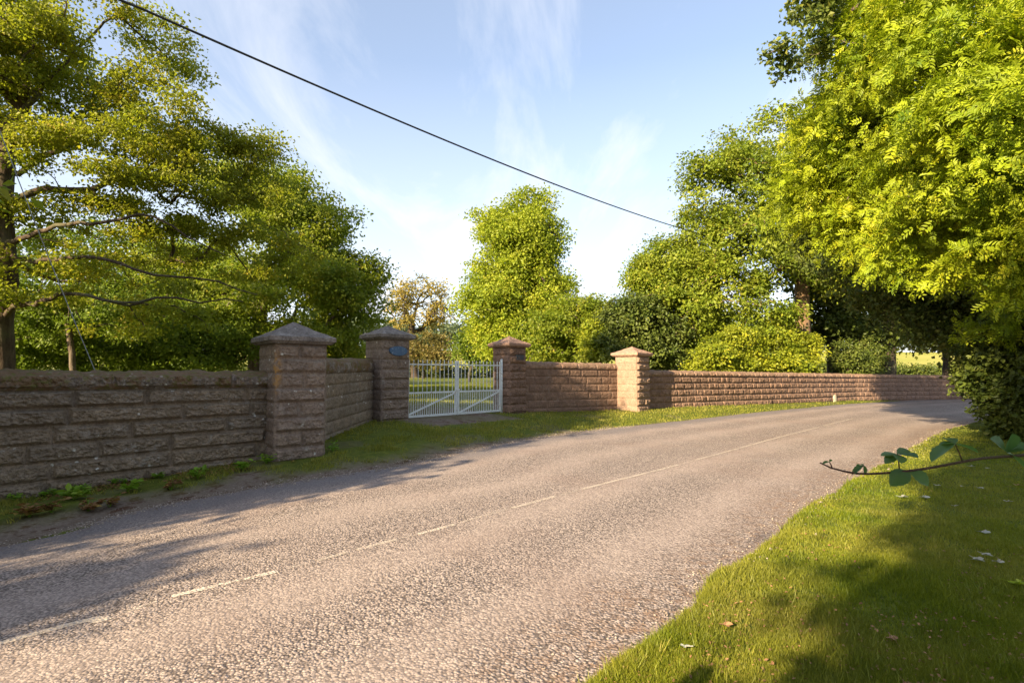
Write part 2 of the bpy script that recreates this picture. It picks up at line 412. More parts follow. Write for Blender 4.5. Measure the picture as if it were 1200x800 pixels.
def sdist(E, X, Y):
    """distance to polyline and side (+ = left of travel)"""
    a = E[:-1]; b = E[1:]; ab = b - a; L2 = (ab ** 2).sum(1)
    out = np.full(X.shape, 1e9); side = np.zeros(X.shape)
    P = np.stack([X.ravel(), Y.ravel()], 1); o = out.ravel(); sd = side.ravel()
    for i0 in range(0, len(P), 4000):
        p = P[i0:i0 + 4000]; ap = p[:, None, :] - a[None]
        t = np.clip((ap * ab[None]).sum(-1) / L2, 0, 1); d = ap - t[..., None] * ab[None]; dd = (d ** 2).sum(-1); k = dd.argmin(1)
        r = np.arange(len(p)); o[i0:i0 + 4000] = np.sqrt(dd[r, k]); cr_ = ab[k, 0] * ap[r, k, 1] - ab[k, 1] * ap[r, k, 0]; sd[i0:i0 + 4000] = np.sign(cr_)
    return o.reshape(X.shape), sd.reshape(X.shape)

# match right edge samples to left edge ones so that cross lines stay square
def pair(Aline, Bline):
    idx = [0]; 
    for p in Aline[1:]:
        d = np.linalg.norm(Bline[idx[-1]:idx[-1] + 60] - p, axis=1); idx.append(min(idx[-1] + int(d.argmin()), len(Bline) - 1))
    s = np.array(idx, float); k = np.ones(21) / 21; s = np.convolve(np.pad(s, 10, mode='edge'), k, 'valid'); s[-1] = len(Bline) - 1
    i = np.clip(s.astype(int), 0, len(Bline) - 2); f = (s - i)[:, None]
    return Bline[i] * (1 - f) + Bline[i + 1] * f
REp = pair(LE, RE)
NV = 41
w = np.linspace(0, 1, NV)
RX = LE[:, None, 0] * (1 - w) + REp[:, None, 0] * w; RY = LE[:, None, 1] * (1 - w) + REp[:, None, 1] * w
RZ = G(RX, RY) + .02 * np.sin(np.pi * w)[None] + .004 + (fbm(RX * .8, RY * .8) - .5) * .015
wid = np.linalg.norm(LE - REp, axis=1)[:, None]
dl = w[None] * wid; dr = (1 - w)[None] * wid
nn = fbm(RX * 1.5, RY * 1.5, 2.)
edge = smooth(1.05, .25, dl + (nn - .5) * .5) * .9
debris = np.maximum(smooth(.9, .05, dr + (nn - .5) * .8), 0.5 * smooth(.35, .0, dl))
track = sum(np.exp(-((dl - c_ + (nn - .5) * .5) / .32) ** 2) for c_ in (1.0, 2.4)) + sum(np.exp(-((dr - c_ + (nn - .5) * .5) / .32) ** 2) for c_ in (.9, 2.3))
track = np.clip(track, 0, 1) * (.6 + .6 * fbm(RX * .5, RY * .5, 8.))
road = quads('road', np.stack([RX, RY, RZ], -1).reshape(-1, 3), grid_faces(700, NV, flip=True), M['road'],
             attrs={'track': ('POINT', track.ravel()), 'edge': ('POINT', edge.ravel()), 'debris': ('POINT', debris.ravel())}, shade=True)
tag(road, kind='structure')
def road_z(x, y):
    return G(x, y) + .02 + .004 + (fbm(x * .8, y * .8) - .5) * .015
# centre line
CL = catmull([Cw[0] - DIR0 * 4] + Cw, 600)
cs = np.array([CL[:, 0], CL[:, 1]]).T
def px_of(x, y, z):
    dz = z - EYE; f = y * CP + dz * SP; return 600 + F * x / f
cpx = px_of(CL[:, 0], CL[:, 1], G(CL[:, 0], CL[:, 1]))
t_ = np.gradient(CL, axis=0); t_ /= np.linalg.norm(t_, axis=1)[:, None]; nr = np.stack([-t_[:, 1], t_[:, 0]], 1)
vv = []; ff = []; ww = []
for (a, b, wd, wear) in [(-200, -60, .06, .2), (-20, 132, .06, .45), (140, 190, .04, .8), (196, 328, .06, .3), (334, 364, .04, .85), (366, 410, .05, .65), (414, 466, .055, .55), (470, 486, .04, .8), (488, 533, .055, .4), (537, 596, .045, .78), (600, 652, .055, .45), (656, 680, .045, .8), (682, 795, .055, .45), (797, 812, .045, .8), (815, 960, .05, .5), (965, 1000, .06, .6)]:
    idx = np.where((cpx >= a) & (cpx <= b))[0]
    if len(idx) < 2: continue
    o = len(vv)
    for k, i in enumerate(idx):
        for sd_ in (-1, -.33, .33, 1):
            p = CL[i] + nr[i] * wd * .55 * sd_; vv.append((p[0], p[1], road_z(p[0], p[1]) + .005)); ww.append(wear)
    for k in range(len(idx) - 1):
        for j in range(3): q = o + k * 4 + j; ff.append((q + 1, q, q + 4, q + 5))
tag(quads('road_markings', vv, ff, M['line'], attrs={'wear': ('POINT', ww)}), kind='structure')

# ------------------------------------------------------------------ ground sheet
def axis(lo, hi, fine, far, g=1.09):
    c = list(np.arange(lo, hi, fine)); st = fine; x = hi
    while x < far: c.append(x); st *= g; x += st
    c.append(far); st = fine; x = lo - fine
    pre = []
    while x > -far: pre.append(x); st *= g; x -= st
    pre.append(-far); return np.array(pre[::-1] + c)
ax = axis(-9, 12, .07, 1500); ay = axis(1.2, 22, .07, 1500)
GX, GY = np.meshgrid(ax, ay, indexing='ij')
near = (np.abs(GX) < 70) & (GY > -70) & (GY < 80)
dL = np.full(GX.shape, 99.); sL = np.ones(GX.shape); dR = np.full(GX.shape, 99.); sR = -np.ones(GX.shape)
dL[near], sL[near] = sdist(LE[::3], GX[near], GY[near]); dR[near], sR[near] = sdist(RE[::3], GX[near], GY[near])
inside = near & (sL < 0) & (sR > 0)
leftside = near & (sL > 0); rightside = near & ~inside & ~leftside
out_d = np.where(inside, -np.minimum(dL, dR), np.minimum(dL, dR))
bz = G(GX, GY)
lump = (fbm(GX * 1.1, GY * 1.1) - .5) * .05 + (fbm(GX * 6, GY * 6) - .5) * .025
step = np.where(leftside, .012 * smooth(0, .5, out_d) + .06 * smooth(.3, 1.0, out_d), .045 * smooth(-.02, .12, out_d))
GZ = bz + np.where(out_d < 0, -.07 * smooth(0, .10, -out_d), step + lump * smooth(0, .3, out_d))
GZ = np.where(np.abs(GX) + np.abs(GY) > 300, bz, GZ)
nz_ = fbm(GX * 1.2, GY * 1.2, 5., 4)
left_soil = smooth(1.3, .4, out_d + (nz_ - .5) * 1.2 + .09 * np.clip(GY - 7, 0, 20) ) * leftside
patch = smooth(.55, .66, fbm(GX * .9 + 7, GY * .9, 1.)) * leftside * .3
right_soil = smooth(.10, .0, out_d + (nz_ - .5) * .2) * rightside * .7
# gravel drive beyond the gate
gx0, gy0 = -1.7, 15.6
u_ = (GX - gx0) * -.716 + (GY - gy0) * .698; v_ = (GX - gx0) * .698 + (GY - gy0) * .716
drive = smooth(2.1, 1.5, np.abs(v_ - .012 * np.clip(u_, 0, 99) ** 1.6) + (nz_ - .5) * 1.0) * (u_ > -1.2) * (u_ < 60) * (near)
soil = np.clip(left_soil + patch + right_soil + drive * .75, 0, 1)
field = smooth(60, 95, GY)
ground = quads('ground', np.stack([GX, GY, GZ], -1).reshape(-1, 3), grid_faces(len(ax), len(ay)), M['ground'],
               attrs={'soil': ('POINT', soil.ravel()), 'field': ('POINT', field.ravel())}, shade=True)
tag(ground, kind='structure')
from bisect import bisect
def ground_at(x, y):
    x = np.asarray(x, float); y = np.asarray(y, float)
    i = np.clip(np.searchsorted(ax, x) - 1, 0, len(ax) - 2); j = np.clip(np.searchsorted(ay, y) - 1, 0, len(ay) - 2)
    fx = (x - ax[i]) / (ax[i + 1] - ax[i]); fy = (y - ay[j]) / (ay[j + 1] - ay[j])
    def b(A): return A[i, j] * (1 - fx) * (1 - fy) + A[i + 1, j] * fx * (1 - fy) + A[i, j + 1] * (1 - fx) * fy + A[i + 1, j + 1] * fx * fy
    return b(GZ), b(soil), b(out_d), b(np.where(leftside, 1., 0.))

# ------------------------------------------------------------------ stone walls and piers
def stone_face(P0, P1, nrm, zb0, zb1, zt0, zt1, du, dv, rows, blen, rough=.03, smoothface=0.0, seed=0, margin=.018, edge0=True, topjit=0.0, inset=0.0):
    """a displaced face; rows = list of course heights from the top down; returns verts, faces, tint"""
    P0 = np.asarray(P0, float); P1 = np.asarray(P1, float); nrm = np.asarray(nrm, float)
    Lh = np.linalg.norm(P1 - P0); H = max(zt0 - zb0, zt1 - zb1)
    nu = max(3, int(Lh / du) + 1); nv = max(3, int(H / dv) + 1)
    U, V = np.meshgrid(np.linspace(0, Lh, nu), np.linspace(0, H, nv), indexing='ij')     # V measured down from the top
    ced = np.concatenate([[0], np.cumsum(rows)])
    while ced[-1] < H + .01: ced = np.append(ced, ced[-1] + rows[-1])
    r = np.clip(np.searchsorted(ced, V, side='right') - 1, 0, len(ced) - 2)
    dvj = np.minimum(V - ced[r], ced[r + 1] - V)
    rs = np.random.default_rng(seed); duj = np.zeros_like(U); bid = np.zeros_like(U)
    for k in range(len(ced) - 1):
        m = r == k
        if not m.any(): continue
        if isinstance(blen, list): j = np.array(blen[k % len(blen)], float) * Lh
        else:
            j = [-rs.uniform(0, blen)];
            while j[-1] < Lh + blen: j.append(j[-1] + blen * rs.uniform(.7, 1.3))
            j = np.array(j)
        u = U[m]; q = np.clip(np.searchsorted(j, u, side='right') - 1, 0, len(j) - 2)
        duj[m] = np.minimum(u - j[q], j[q + 1] - u); bid[m] = q * 7.13 + k * 31.7 + seed
    jd = np.minimum(dvj, duj)
    m1 = smooth(margin * .7, margin + .045, jd)
    off = _hash(np.floor(bid * 13.), np.floor(bid * 5.), np.zeros_like(bid)); tintb = _hash(np.floor(bid * 3.), np.floor(bid * 17.), np.ones_like(bid))
    n1 = fbm(U * 7 + bid, V * 9 + bid, 0, 4); n2 = np.abs(fbm(U * 11 + bid, V * 13, 1., 4) - .5) * 2; n3_ = fbm(U * 26 + bid, V * 30, 2., 3)
    disp = m1 * (rough * (.25 + .8 * n1 + .4 * off) - rough * .45 * n2 + rough * .5 * (n3_ - .5)) * (1 - smoothface) + smoothface * m1 * .006
    disp -= smooth(.010, .003, jd) * .010
    disp += (fbm(U * 30, V * 30, 4., 2) - .5) * .004
    t = U / Lh
    zt = zt0 + (zt1 - zt0) * t; zb = zb0 + (zb1 - zb0) * t
    Z = zt - V * ((zt - zb) / H)
    if topjit: Z += (fbm(U * 3, 3. + seed, 0, 4) - .5) * topjit * smooth(.12, 0, V)
    if inset: disp -= inset * smooth(.1, 0, V)
    X = P0[0] + (P1[0] - P0[0]) * t + nrm[0] * disp; Y = P0[1] + (P1[1] - P0[1]) * t + nrm[1] * disp
    return np.stack([X, Y, Z], -1), tintb
def joined(name, grids, mat, parent, extra=None):
    vs_, fs_, ts = [], [], []; o = 0
    for g, tb in grids:
        nu, nv = g.shape[:2]; vs_.append(g.reshape(-1, 3)); fs_.append(grid_faces(nu, nv, o)); ts.append(tb.ravel()); o += nu * nv
    if extra:
        for v, f in extra:
            v = np.asarray(v, float); vs_.append(v); fs_.append(np.asarray(f) + o); ts.append(np.full(len(v), .4)); o += len(v)
    ob = quads(name, np.concatenate(vs_), np.concatenate(fs_), mat, None, attrs={'tint': ('POINT', np.concatenate(ts))})
    adopt(ob, parent); return ob
def wall(P0, P1, zt0, zt1, label, group, mat, cmat, thick=.42, rows=(.25,), blen=1.0, du=.012, cop_h=.22, depth=.35, rough=.035, proud=.02, seed=1, cut=None, nrm_flip=False):
    """front face runs P0 -> P1 with the face on its right-hand side"""
    P0 = np.asarray(P0, float); P1 = np.asarray(P1, float); t = (P1 - P0) / np.linalg.norm(P1 - P0); n = np.array([t[1], -t[0]])
    g0, g1 = float(G(*P0)), float(G(*P1)); zb0, zb1 = g0 - depth, g1 - depth
    root = empty('stone_wall', (float((P0 + P1)[0] / 2), float((P0 + P1)[1] / 2), min(g0, g1)))
    tag(root, label, 'wall', group)
    B0 = P0 - n * thick; B1 = P1 - n * thick
    gr = [stone_face(P0, P1, n, zb0, zb1, zt0 - cop_h, zt1 - cop_h, du, du, list(rows), blen, rough, seed=seed),
          stone_face(B1, B0, -n, zb1, zb0, zt1 - cop_h, zt0 - cop_h, .06, .06, list(rows), blen, rough * .6, seed=seed + 5),
          stone_face(P1, B1, t, zb1, zb1, zt1 - cop_h, zt1 - cop_h, .03, .03, list(rows), blen, .004, 1, seed=seed + 6),
          stone_face(B0, P0, -t, zb0, zb0, zt0 - cop_h, zt0 - cop_h, .03, .03, list(rows), blen, .004, 1, seed=seed + 7)]
    joined('masonry', gr, mat, root)
    # coping, a little proud, with rough edges and a cambered top
    C0 = P0 + n * proud; C1 = P1 + n * proud; D0 = B0 - n * proud; D1 = B1 - n * proud
    cl = blen * 1.15
    gf = stone_face(C0, C1, n, zt0 - cop_h, zt1 - cop_h, zt0, zt1, du, du, [cop_h], cl, rough * 1.15, seed=seed + 11, topjit=.07 if du < .013 else .035, inset=.02)
    gb = stone_face(D1, D0, -n, zt1 - cop_h, zt0 - cop_h, zt1, zt0, .06, .03, [cop_h], cl, rough * .5, seed=seed + 12, inset=.02)
    a = gf[0][:, 0, :]; b = gb[0][::-1, 0, :]
    nb = len(a); tt = np.linspace(0, 1, len(b)); ti = np.linspace(0, 1, nb); b = np.stack([np.interp(ti, tt, b[:, k]) for k in range(3)], 1)
    K = 9; s = np.linspace(0, 1, K)[None, :, None]
    top = a[:, None, :] * (1 - s) + b[:, None, :] * s
    camb = .035 * np.sin(np.pi * s[..., 0]) ** .6
    top[..., 2] += camb + (fbm(top[..., 0] * 8, top[..., 1] * 8, 3.) - .5) * .08 * np.sin(np.pi * s[..., 0])
    tg = (top, np.full(top.shape[:2], .5))
    # underside strips of the coping and its two ends
    ext = []
    for (A, B, C_, D_) in ((C0, D0, zt0, None), (D1, C1, zt1, None)):
        z = C_; ext.append(([(A[0], A[1], z - cop_h), (B[0], B[1], z - cop_h), (B[0], B[1], z), (A[0], A[1], z)], [(0, 1, 2, 3)]))
    ext.append(([(*C0, zt0 - cop_h), (*C1, zt1 - cop_h), (*D1, zt1 - cop_h), (*D0, zt0 - cop_h)], [(0, 3, 2, 1)]))
    joined('coping', [gf, gb, tg], cmat, root, ext)
    return root

def wall_run(pts, tops, *a, **k):
    pass

e1a = np.array([.76, .65]); e1a /= np.linalg.norm(e1a); e1n = np.array([-e1a[1], e1a[0]])
g2a = np.array([.70, .714]); g2n = np.array([-g2a[1], g2a[0]])
LWs = np.array([-4.4, 9.84])
LW = 'garden walls beside the road'
wl_l = wall(LWs - e1a * 9.0, LWs + e1a * .12, 1.61, 1.60, 'long rough grey-brown block wall with mossy coping running out of the left edge', LW, M['stone'], M['coping'],
            rows=(.29,), blen=1.15, du=.0115, cop_h=.25, rough=.085, seed=21)
wall((-4.02, 10.4), (-3.6, 14.2), 1.86, 1.93, 'short shaded wing wall between the nearest pier and the pier with the blue plaque', LW, M['stone'], M['coping'],
     rows=(.27,), blen=.8, du=.018, cop_h=.28, rough=.022, seed=33)
wall((.38, 17.86), (3.98, 20.62), 1.95, 1.92, 'wing wall half in shadow between the right gate pier and the sunlit pier', LW, M['stone_red'], M['coping_red'],
     rows=(.27,), blen=.7, du=.022, cop_h=.2, rough=.02, seed=44)
# long wall on the right: one wall, three bends, built as one thing
def long_wall(pts, tops, label):
    root = None; seg = []
    for i in range(len(pts) - 1):
        w_ = wall(pts[i], pts[i + 1], tops[i], tops[i + 1], label, LW, M['stone_red'], M['coping_red'], rows=(.26,), blen=.48,
                  du=.028 if i == 0 else (.04 if i < 3 else .08), cop_h=.20, rough=.055 if i < 3 else .03, seed=60 + i, proud=.015)
        seg.append(w_)
    root = seg[0]
    for s in seg[1:]:
        for ch in list(s.children):
            ch.parent = root; ch.matrix_parent_inverse = Matrix.Translation(-Vector(root.location))
        bpy.data.objects.remove(s)
    for nm in ('masonry', 'coping'):
        obs = [o for o in root.children if o.name.split('.')[0] == nm]
        base = obs[0]; V = []; Fc = []; T = []; o_ = 0
        for o in obs:
            me = o.data; v = np.empty(len(me.vertices) * 3, np.float32); me.vertices.foreach_get('co', v); q = np.empty(len(me.loops), np.int32); me.loops.foreach_get('vertex_index', q)
            tn = np.empty(len(me.vertices), np.float32); me.attributes['tint'].data.foreach_get('value', tn)
            V.append(v.reshape(-1, 3)); Fc.append(q.reshape(-1, 4) + o_); T.append(tn); o_ += len(me.vertices)
        mat = base.data.materials[0]
        for o in obs: bpy.data.objects.remove(o)
        nb = quads(nm, np.concatenate(V), np.concatenate(Fc), mat, None, attrs={'tint': ('POINT', np.concatenate(T))}); adopt(nb, root)
    return root
long_wall([(5.0, 20.85), (12.3, 25.95), (19.4, 31.0), (31.2, 36.9), (44, 40.6), (75, 46)], [1.68, 1.60, 1.52, 1.38, 1.3, 1.2],
          'long low reddish rock-faced wall following the bend of the road on the right')

def pier(corner, a, n, w_f, w_s, zb, z_sh, z_fas, z_apex, label, mats, over=.13, rowh=.26, seed=0, du=.014, side_smooth=.75, rough=.065):
    corner = np.asarray(corner, float); c = corner + a * w_f / 2 + n * w_s / 2
    root = empty('gate_pier', (float(c[0]), float(c[1]), zb)); tag(root, label, 'gate pier', 'stone gate piers with pyramid caps')
    A = corner; B = corner + a * w_f; C_ = B + n * w_s; D = corner + n * w_s
    two = [[0, .46, 1.0], [0, 1.0], [0, .55, 1.0], [0, 1.0]]; side = [[0, 1.0], [0, .5, 1.0]]
    z0 = zb - .3
    gr = [stone_face(A, B, -n, z0, z0, z_sh, z_sh, du, du, [rowh], two, rough, seed=seed),
          stone_face(B, C_, a, z0, z0, z_sh, z_sh, du * 1.5, du * 1.5, [rowh], side, rough * .6, seed=seed + 1),
          stone_face(C_, D, n, z0, z0, z_sh, z_sh, du * 2, du * 2, [rowh], two, rough * .6, seed=seed + 2),
          stone_face(D, A, -a, z0, z0, z_sh, z_sh, du, du, [rowh], side, rough, side_smooth, seed=seed + 3)]
    joined('shaft', gr, mats[0], root)
    # cap: bed mould, fascia, pyramid, finely divided for wear
    prof = [(0.0 - .06, z_sh), (over * .55, z_sh + .002), (over * .8, z_sh + .035), (over, z_sh + .05), (over, z_fas), (over - .02, z_fas + .012)]
    hw = w_f / 2; hs = w_s / 2; N = 22
    rings = []
    for o, z in prof: rings.append((hw + o, hs + o, z))
    K = 16
    for k in range(1, K + 1):
        f = 1 - k / K; rings.append(((hw + over - .02) * f + .004, (hs + over - .02) * f + .004, z_fas + .012 + (z_apex - z_fas - .012) * (k / K) ** 1.08))
    V = []; per = 4 * N
    for (x, y, z) in rings:
        for s in range(4):
            for k in range(N):
                q = -1 + 2 * k / N
                lx, ly = [(q * x, -y), (x, q * y), (-q * x, y), (-x, -q * y)][s]
                p = c + a * lx + n * ly; V.append((p[0], p[1], z))
    V = np.array(V); nzv = (fbm(V[:, 0] * 9 + seed, V[:, 1] * 9, V[:, 2] * 9, 4) - .5)
    V[:, 2] += nzv * .03 * (V[:, 2] > z_fas - .01); V[:, :2] += ((fbm(V[:, 0] * 14, V[:, 1] * 14 + seed, V[:, 2] * 10, 3) - .5) * .025)[:, None]
    Fq = []
    for r in range(len(rings) - 1):
        for k in range(per): k2 = (k + 1) % per; Fq.append((r * per + k, r * per + k2, (r + 1) * per + k2, (r + 1) * per + k))
    cap = quads('cap', V, Fq, mats[1], None, attrs={'tint': ('POINT', fbm(V[:, 0] * 2, V[:, 1] * 2))}); adopt(cap, root)
    return root, c
P1c = np.array([-4.11, 9.5])
p1, _ = pier(P1c, e1a, e1n, .90, .95, -.02, 2.12, 2.24, 2.55, 'tallest-looking grey pier with orange lichen streak at the end of the left wall', (M['stone_pier'], M['cap']), seed=101)
P2c = np.array([-3.31, 13.9])
p2, p2ctr = pier(P2c, g2a, g2n, .84, .80, .30, 2.47, 2.60, 2.86, 'left gate pier bearing the oval blue plaque beside the white gate', (M['stone_pier'], M['cap']), seed=120, over=.12)
P3c = np.array([-.08, 17.2])
p3, _ = pier(P3c, g2a, g2n, .76, .76, .26, 2.42, 2.54, 2.80, 'shaded red gate pier with a small dark plate at the right of the white gate', (M['stone_red'], M['cap_red']), seed=140, over=.12, side_smooth=.5)
P4c = np.array([4.56, 20.0])
p4, _ = pier(P4c, g2a, g2n, .86, .92, .12, 2.22, 2.34, 2.60, 'sunlit pale pier with deep shadowed joints where the long right wall begins', (M['stone_pale'], M['cap_red']), seed=160, over=.12, side_smooth=1.0, rough=.075)

# plaques
pm = MB(); cc = np.array([*(P2c + g2a * .45), 0.]); cc[2] = 2.17; nn3 = np.array([*-g2n, 0.]); aa3 = np.array([*g2a, 0.]); up = np.array([0, 0, 1.])
rim = []; 
for d_, r_ in ((0.02, 1.0), (.085, 1.0), (.09, .93)):
    rim.append([cc + nn3 * d_ + aa3 * .27 * r_ * math.cos(2 * math.pi * k / 32) + up * .125 * r_ * math.sin(2 * math.pi * k / 32) for k in range(32)])
V = [p for r in rim for p in r]; Fq = [(i * 32 + k, i * 32 + (k + 1) % 32, (i + 1) * 32 + (k + 1) % 32, (i + 1) * 32 + k) for i in range(2) for k in range(32)]
Fq.append(tuple(64 + k for k in range(32)))
pm.add(V, Fq); o = pm.build('plaque', M['plaque']); adopt(o, p2); o['label'] = 'worn blue oval name plaque'
pm = MB(); c3 = np.array([*(P3c + g2a * .42), 2.10]); pm.box(c3 + nn3 * .05, aa3, nn3, up, .17, .025, .08); o = pm.build('plaque', M['plate']); adopt(o, p3); o['label'] = 'small dark rectangular plate'

# threshold stone under the gate
gA = P2c + g2a * .84 + g2n * .30; gB = P3c + g2n * .30
gd = gB - gA; GL = np.linalg.norm(gd); gd = gd / GL; gn = np.array([-gd[1], gd[0]])
zgA, zgB = .36, .33
v, tb = [], []
th, tt = stone_face(gA - gn * .28, gB - gn * .28, -gn, .0, .0, zgA - .02, zgB - .02, .04, .04, [.4], 1.3, .01, 1, seed=5)
th2, tt2 = stone_face(gB + gn * .28, gA + gn * .28, gn, .0, .0, zgB - .02, zgA - .02, .04, .04, [.4], 1.3, .01, 1, seed=6)
a = th[:, 0]; b = th2[::-1, 0]; s = np.linspace(0, 1, 7)[None, :, None]; nb = min(len(a), len(b))
top = a[:nb, None] * (1 - s) + b[:nb, None] * s; top[..., 2] += (fbm(top[..., 0] * 6, top[..., 1] * 6) - .5) * .012
root = empty('threshold', (float(gA[0] + gB[0]) / 2, float(gA[1] + gB[1]) / 2, .2)); tag(root, 'worn stone sill lying on the ground under the white gate', 'stone sill')
ob = joined('sill_stone', [(th, tt), (th2, tt2), (top, np.full(top.shape[:2], .3))], M['stone_red'], root)

# ------------------------------------------------------------------ gate
groot = empty('metal_gate', (float(gA[0] + gB[0]) / 2, float(gA[1] + gB[1]) / 2, zgA)); tag(groot, 'pale blue-grey double gate of upright iron bars between the two middle piers', 'gate')
g3 = np.array([*gd, 0.]); n3 = np.array([*gn, 0.])
def gp(s, z): q = gA + gd * s; return np.array([q[0], q[1], z])
GT = 1.98; zb_ = .40
mid = GL * .50
for li, (s0, s1) in enumerate(((.05, mid - .02), (mid + .02, GL - .10))):
    leaf = MB(); leaf.box((gp(s0, 0) + gp(s1, 0)) / 2 + up * (zb_ + .02), g3, n3, up, (s1 - s0) / 2, .018, .028)
    fr = leaf.build('gate_leaf', M['gate']); adopt(fr, groot)
    for zr, hz_ in ((1.84, .018), (1.06, .024)):
        rl = MB(); rl.box((gp(s0, 0) + gp(s1, 0)) / 2 + up * zr, g3, n3, up, (s1 - s0) / 2, .009, hz_); o = rl.build('rail', M['gate']); o.parent = fr
    for s in (s0 + .015, s1 - .015):
        w_ = .03 if s > s0 + .1 and li == 0 or s < s0 + .1 and li == 1 else .022
        st = MB(); st.box(gp(s, (zb_ + 1.96) / 2), g3, n3, up, w_, .022, (1.96 - zb_) / 2); o = st.build('stile', M['gate']); o.parent = fr
    dg = MB(); a_ = gp(s0 + .03, zb_ + .04); b_ = gp(s1 - .03, 1.04); d_ = b_ - a_; Ld = np.linalg.norm(d_); d_ /= Ld
    dg.box((a_ + b_) / 2 - n3 * .022, d_, n3, np.cross(d_, n3), Ld / 2, .008, .024)
    o = dg.build('brace', M['gate']); o.parent = fr
    nb = 11
    for k in range(nb):
        s = s0 + (s1 - s0) * (k + 1) / (nb + 1)
        br = MB(); z1 = GT - .0
        br.tube([gp(s, zb_ + .03), gp(s, z1 - .08)], .0125, 6, cap=False); br.tube([gp(s, z1 - .08), gp(s, z1 - .06), gp(s, z1)], [.0125, .018, .002], 6)
        o = br.build('bar', M['gate']); o.parent = fr
    for k in range(nb + 1):
        s = s0 + (s1 - s0) * (k + .5) / (nb + 1); br = MB(); br.tube([gp(s, zb_ + .03), gp(s, 1.08)], .010, 6); o = br.build('bar', M['gate']); o.parent = fr
hp = MB(); hs_ = gp(GL - .055, 1.17) ; hp.tube([gp(GL - .055, .30), gp(GL - .055, 2.02)], .04, 10); hp.tube([gp(GL - .055, 1.86), gp(GL + .05, 1.86)], .014, 6); hp.tube([gp(GL - .055, .62), gp(GL + .05, .62)], .014, 6)
hp.tube([gp(GL - .055, 2.02), gp(GL - .055, 2.05)], [.045, .02], 10)
o = hp.build('hinge_post', M['gate'], shade=True); adopt(o, groot)
lt = MB(); lt.box(gp(mid, 1.12) - n3 * .035, g3, n3, up, .07, .015, .022); lt.tube([gp(mid, 1.12) - n3 * .05, gp(mid, .38) - n3 * .045], .009, 6); o = lt.build('latch', M['gate']); adopt(o, groot)

# marker post against the right wall
mpx = on_ground(977, 471.5); mz = float(G(*mpx))
mb = MB(); d3 = np.array([.82, .57, 0]); q3 = np.array([-.57, .82, 0]); cpt = np.array([mpx[0], mpx[1], mz])
mb.box(cpt + up * .12, d3, q3, up, .12, .09, .26); mb.add([cpt + d3 * i * .12 + q3 * j * .09 + up * .381 for i in (-1, 1) for j in (-1, 1)] + [cpt + d3 * i * .04 + q3 * j * .03 + up * .43 for i in (-1, 1) for j in (-1, 1)],
    [(0, 1, 5, 4), (1, 3, 7, 5), (3, 2, 6, 7), (2, 0, 4, 6), (4, 5, 7, 6)])
o = mb.build('marker_stone', M['post']); tag(o, 'stubby pale marker stone in the grass in front of the long right wall', 'marker stone')

# ------------------------------------------------------------------ trees
def rand_unit(n):
    v = rng.normal(size=(n, 3)); return v / np.linalg.norm(v, axis=1)[:, None]
def leaves_mesh(name, C, D, N_, L, W, tint, mat, hexa=False):
    """C base points, D direction, N_ normal, arrays"""
    S = np.cross(D, N_); S /= np.linalg.norm(S, axis=1)[:, None] + 1e-9
    L = L[:, None]; W = W[:, None]; n = len(C)
    if hexa:
        v = np.stack([C, C + D * L * .35 + S * W * .5 + N_ * W * .12, C + D * L * .72 + S * W * .36 + N_ * W * .10, C + D * L - N_ * L * .10,
                      C + D * L * .72 - S * W * .36 + N_ * W * .10, C + D * L * .35 - S * W * .5 + N_ * W * .12], 1).reshape(-1, 3)
        b = np.arange(n)[:, None] * 6; q = np.concatenate([b + np.array([[0, 1, 2, 3]]), b + np.array([[0, 3, 4, 5]])], 0); tt = np.concatenate([tint, tint])
    else:
        v = np.stack([C, C + D * L * .5 + S * W * .5 + N_ * W * .15, C + D * L - N_ * L * .08, C + D * L * .5 - S * W * .5 + N_ * W * .15], 1).reshape(-1, 3)
        q = np.arange(n * 4).reshape(-1, 4); tt = tint
    return quads(name, v, q, mat, None, attrs={'tint': ('FACE', tt)})
def lobe(px, py, Y, rx, ry, rd=None, wt=1.0):
    c = at(px, py, Y); s = Y / F; return (c, np.array([rx * s, (rd if rd is not None else (rx + ry) / 2) * s, ry * s]), wt)
def clumps_in(lobes, n, shell=.45):
    vol = np.array([(l[1][0] * l[1][1] * l[1][2]) ** (2 / 3) * l[2] for l in lobes]); cnt = rng.multinomial(n, vol / vol.sum()); P = []; O = []
    for (c, r, _), k in zip(lobes, cnt):
        u = rand_unit(k); rr = rng.uniform(shell ** 2.2, 1, k) ** (1 / 2.2)
        wob_ = .78 + .44 * vnoise(u[:, 0] * 2.1 + c[0], u[:, 1] * 2.1 + c[1], u[:, 2] * 2.1 + c[2])
        P.append(c + u * r * (rr * wob_)[:, None]); O.append(u)
    return np.concatenate(P), np.concatenate(O)
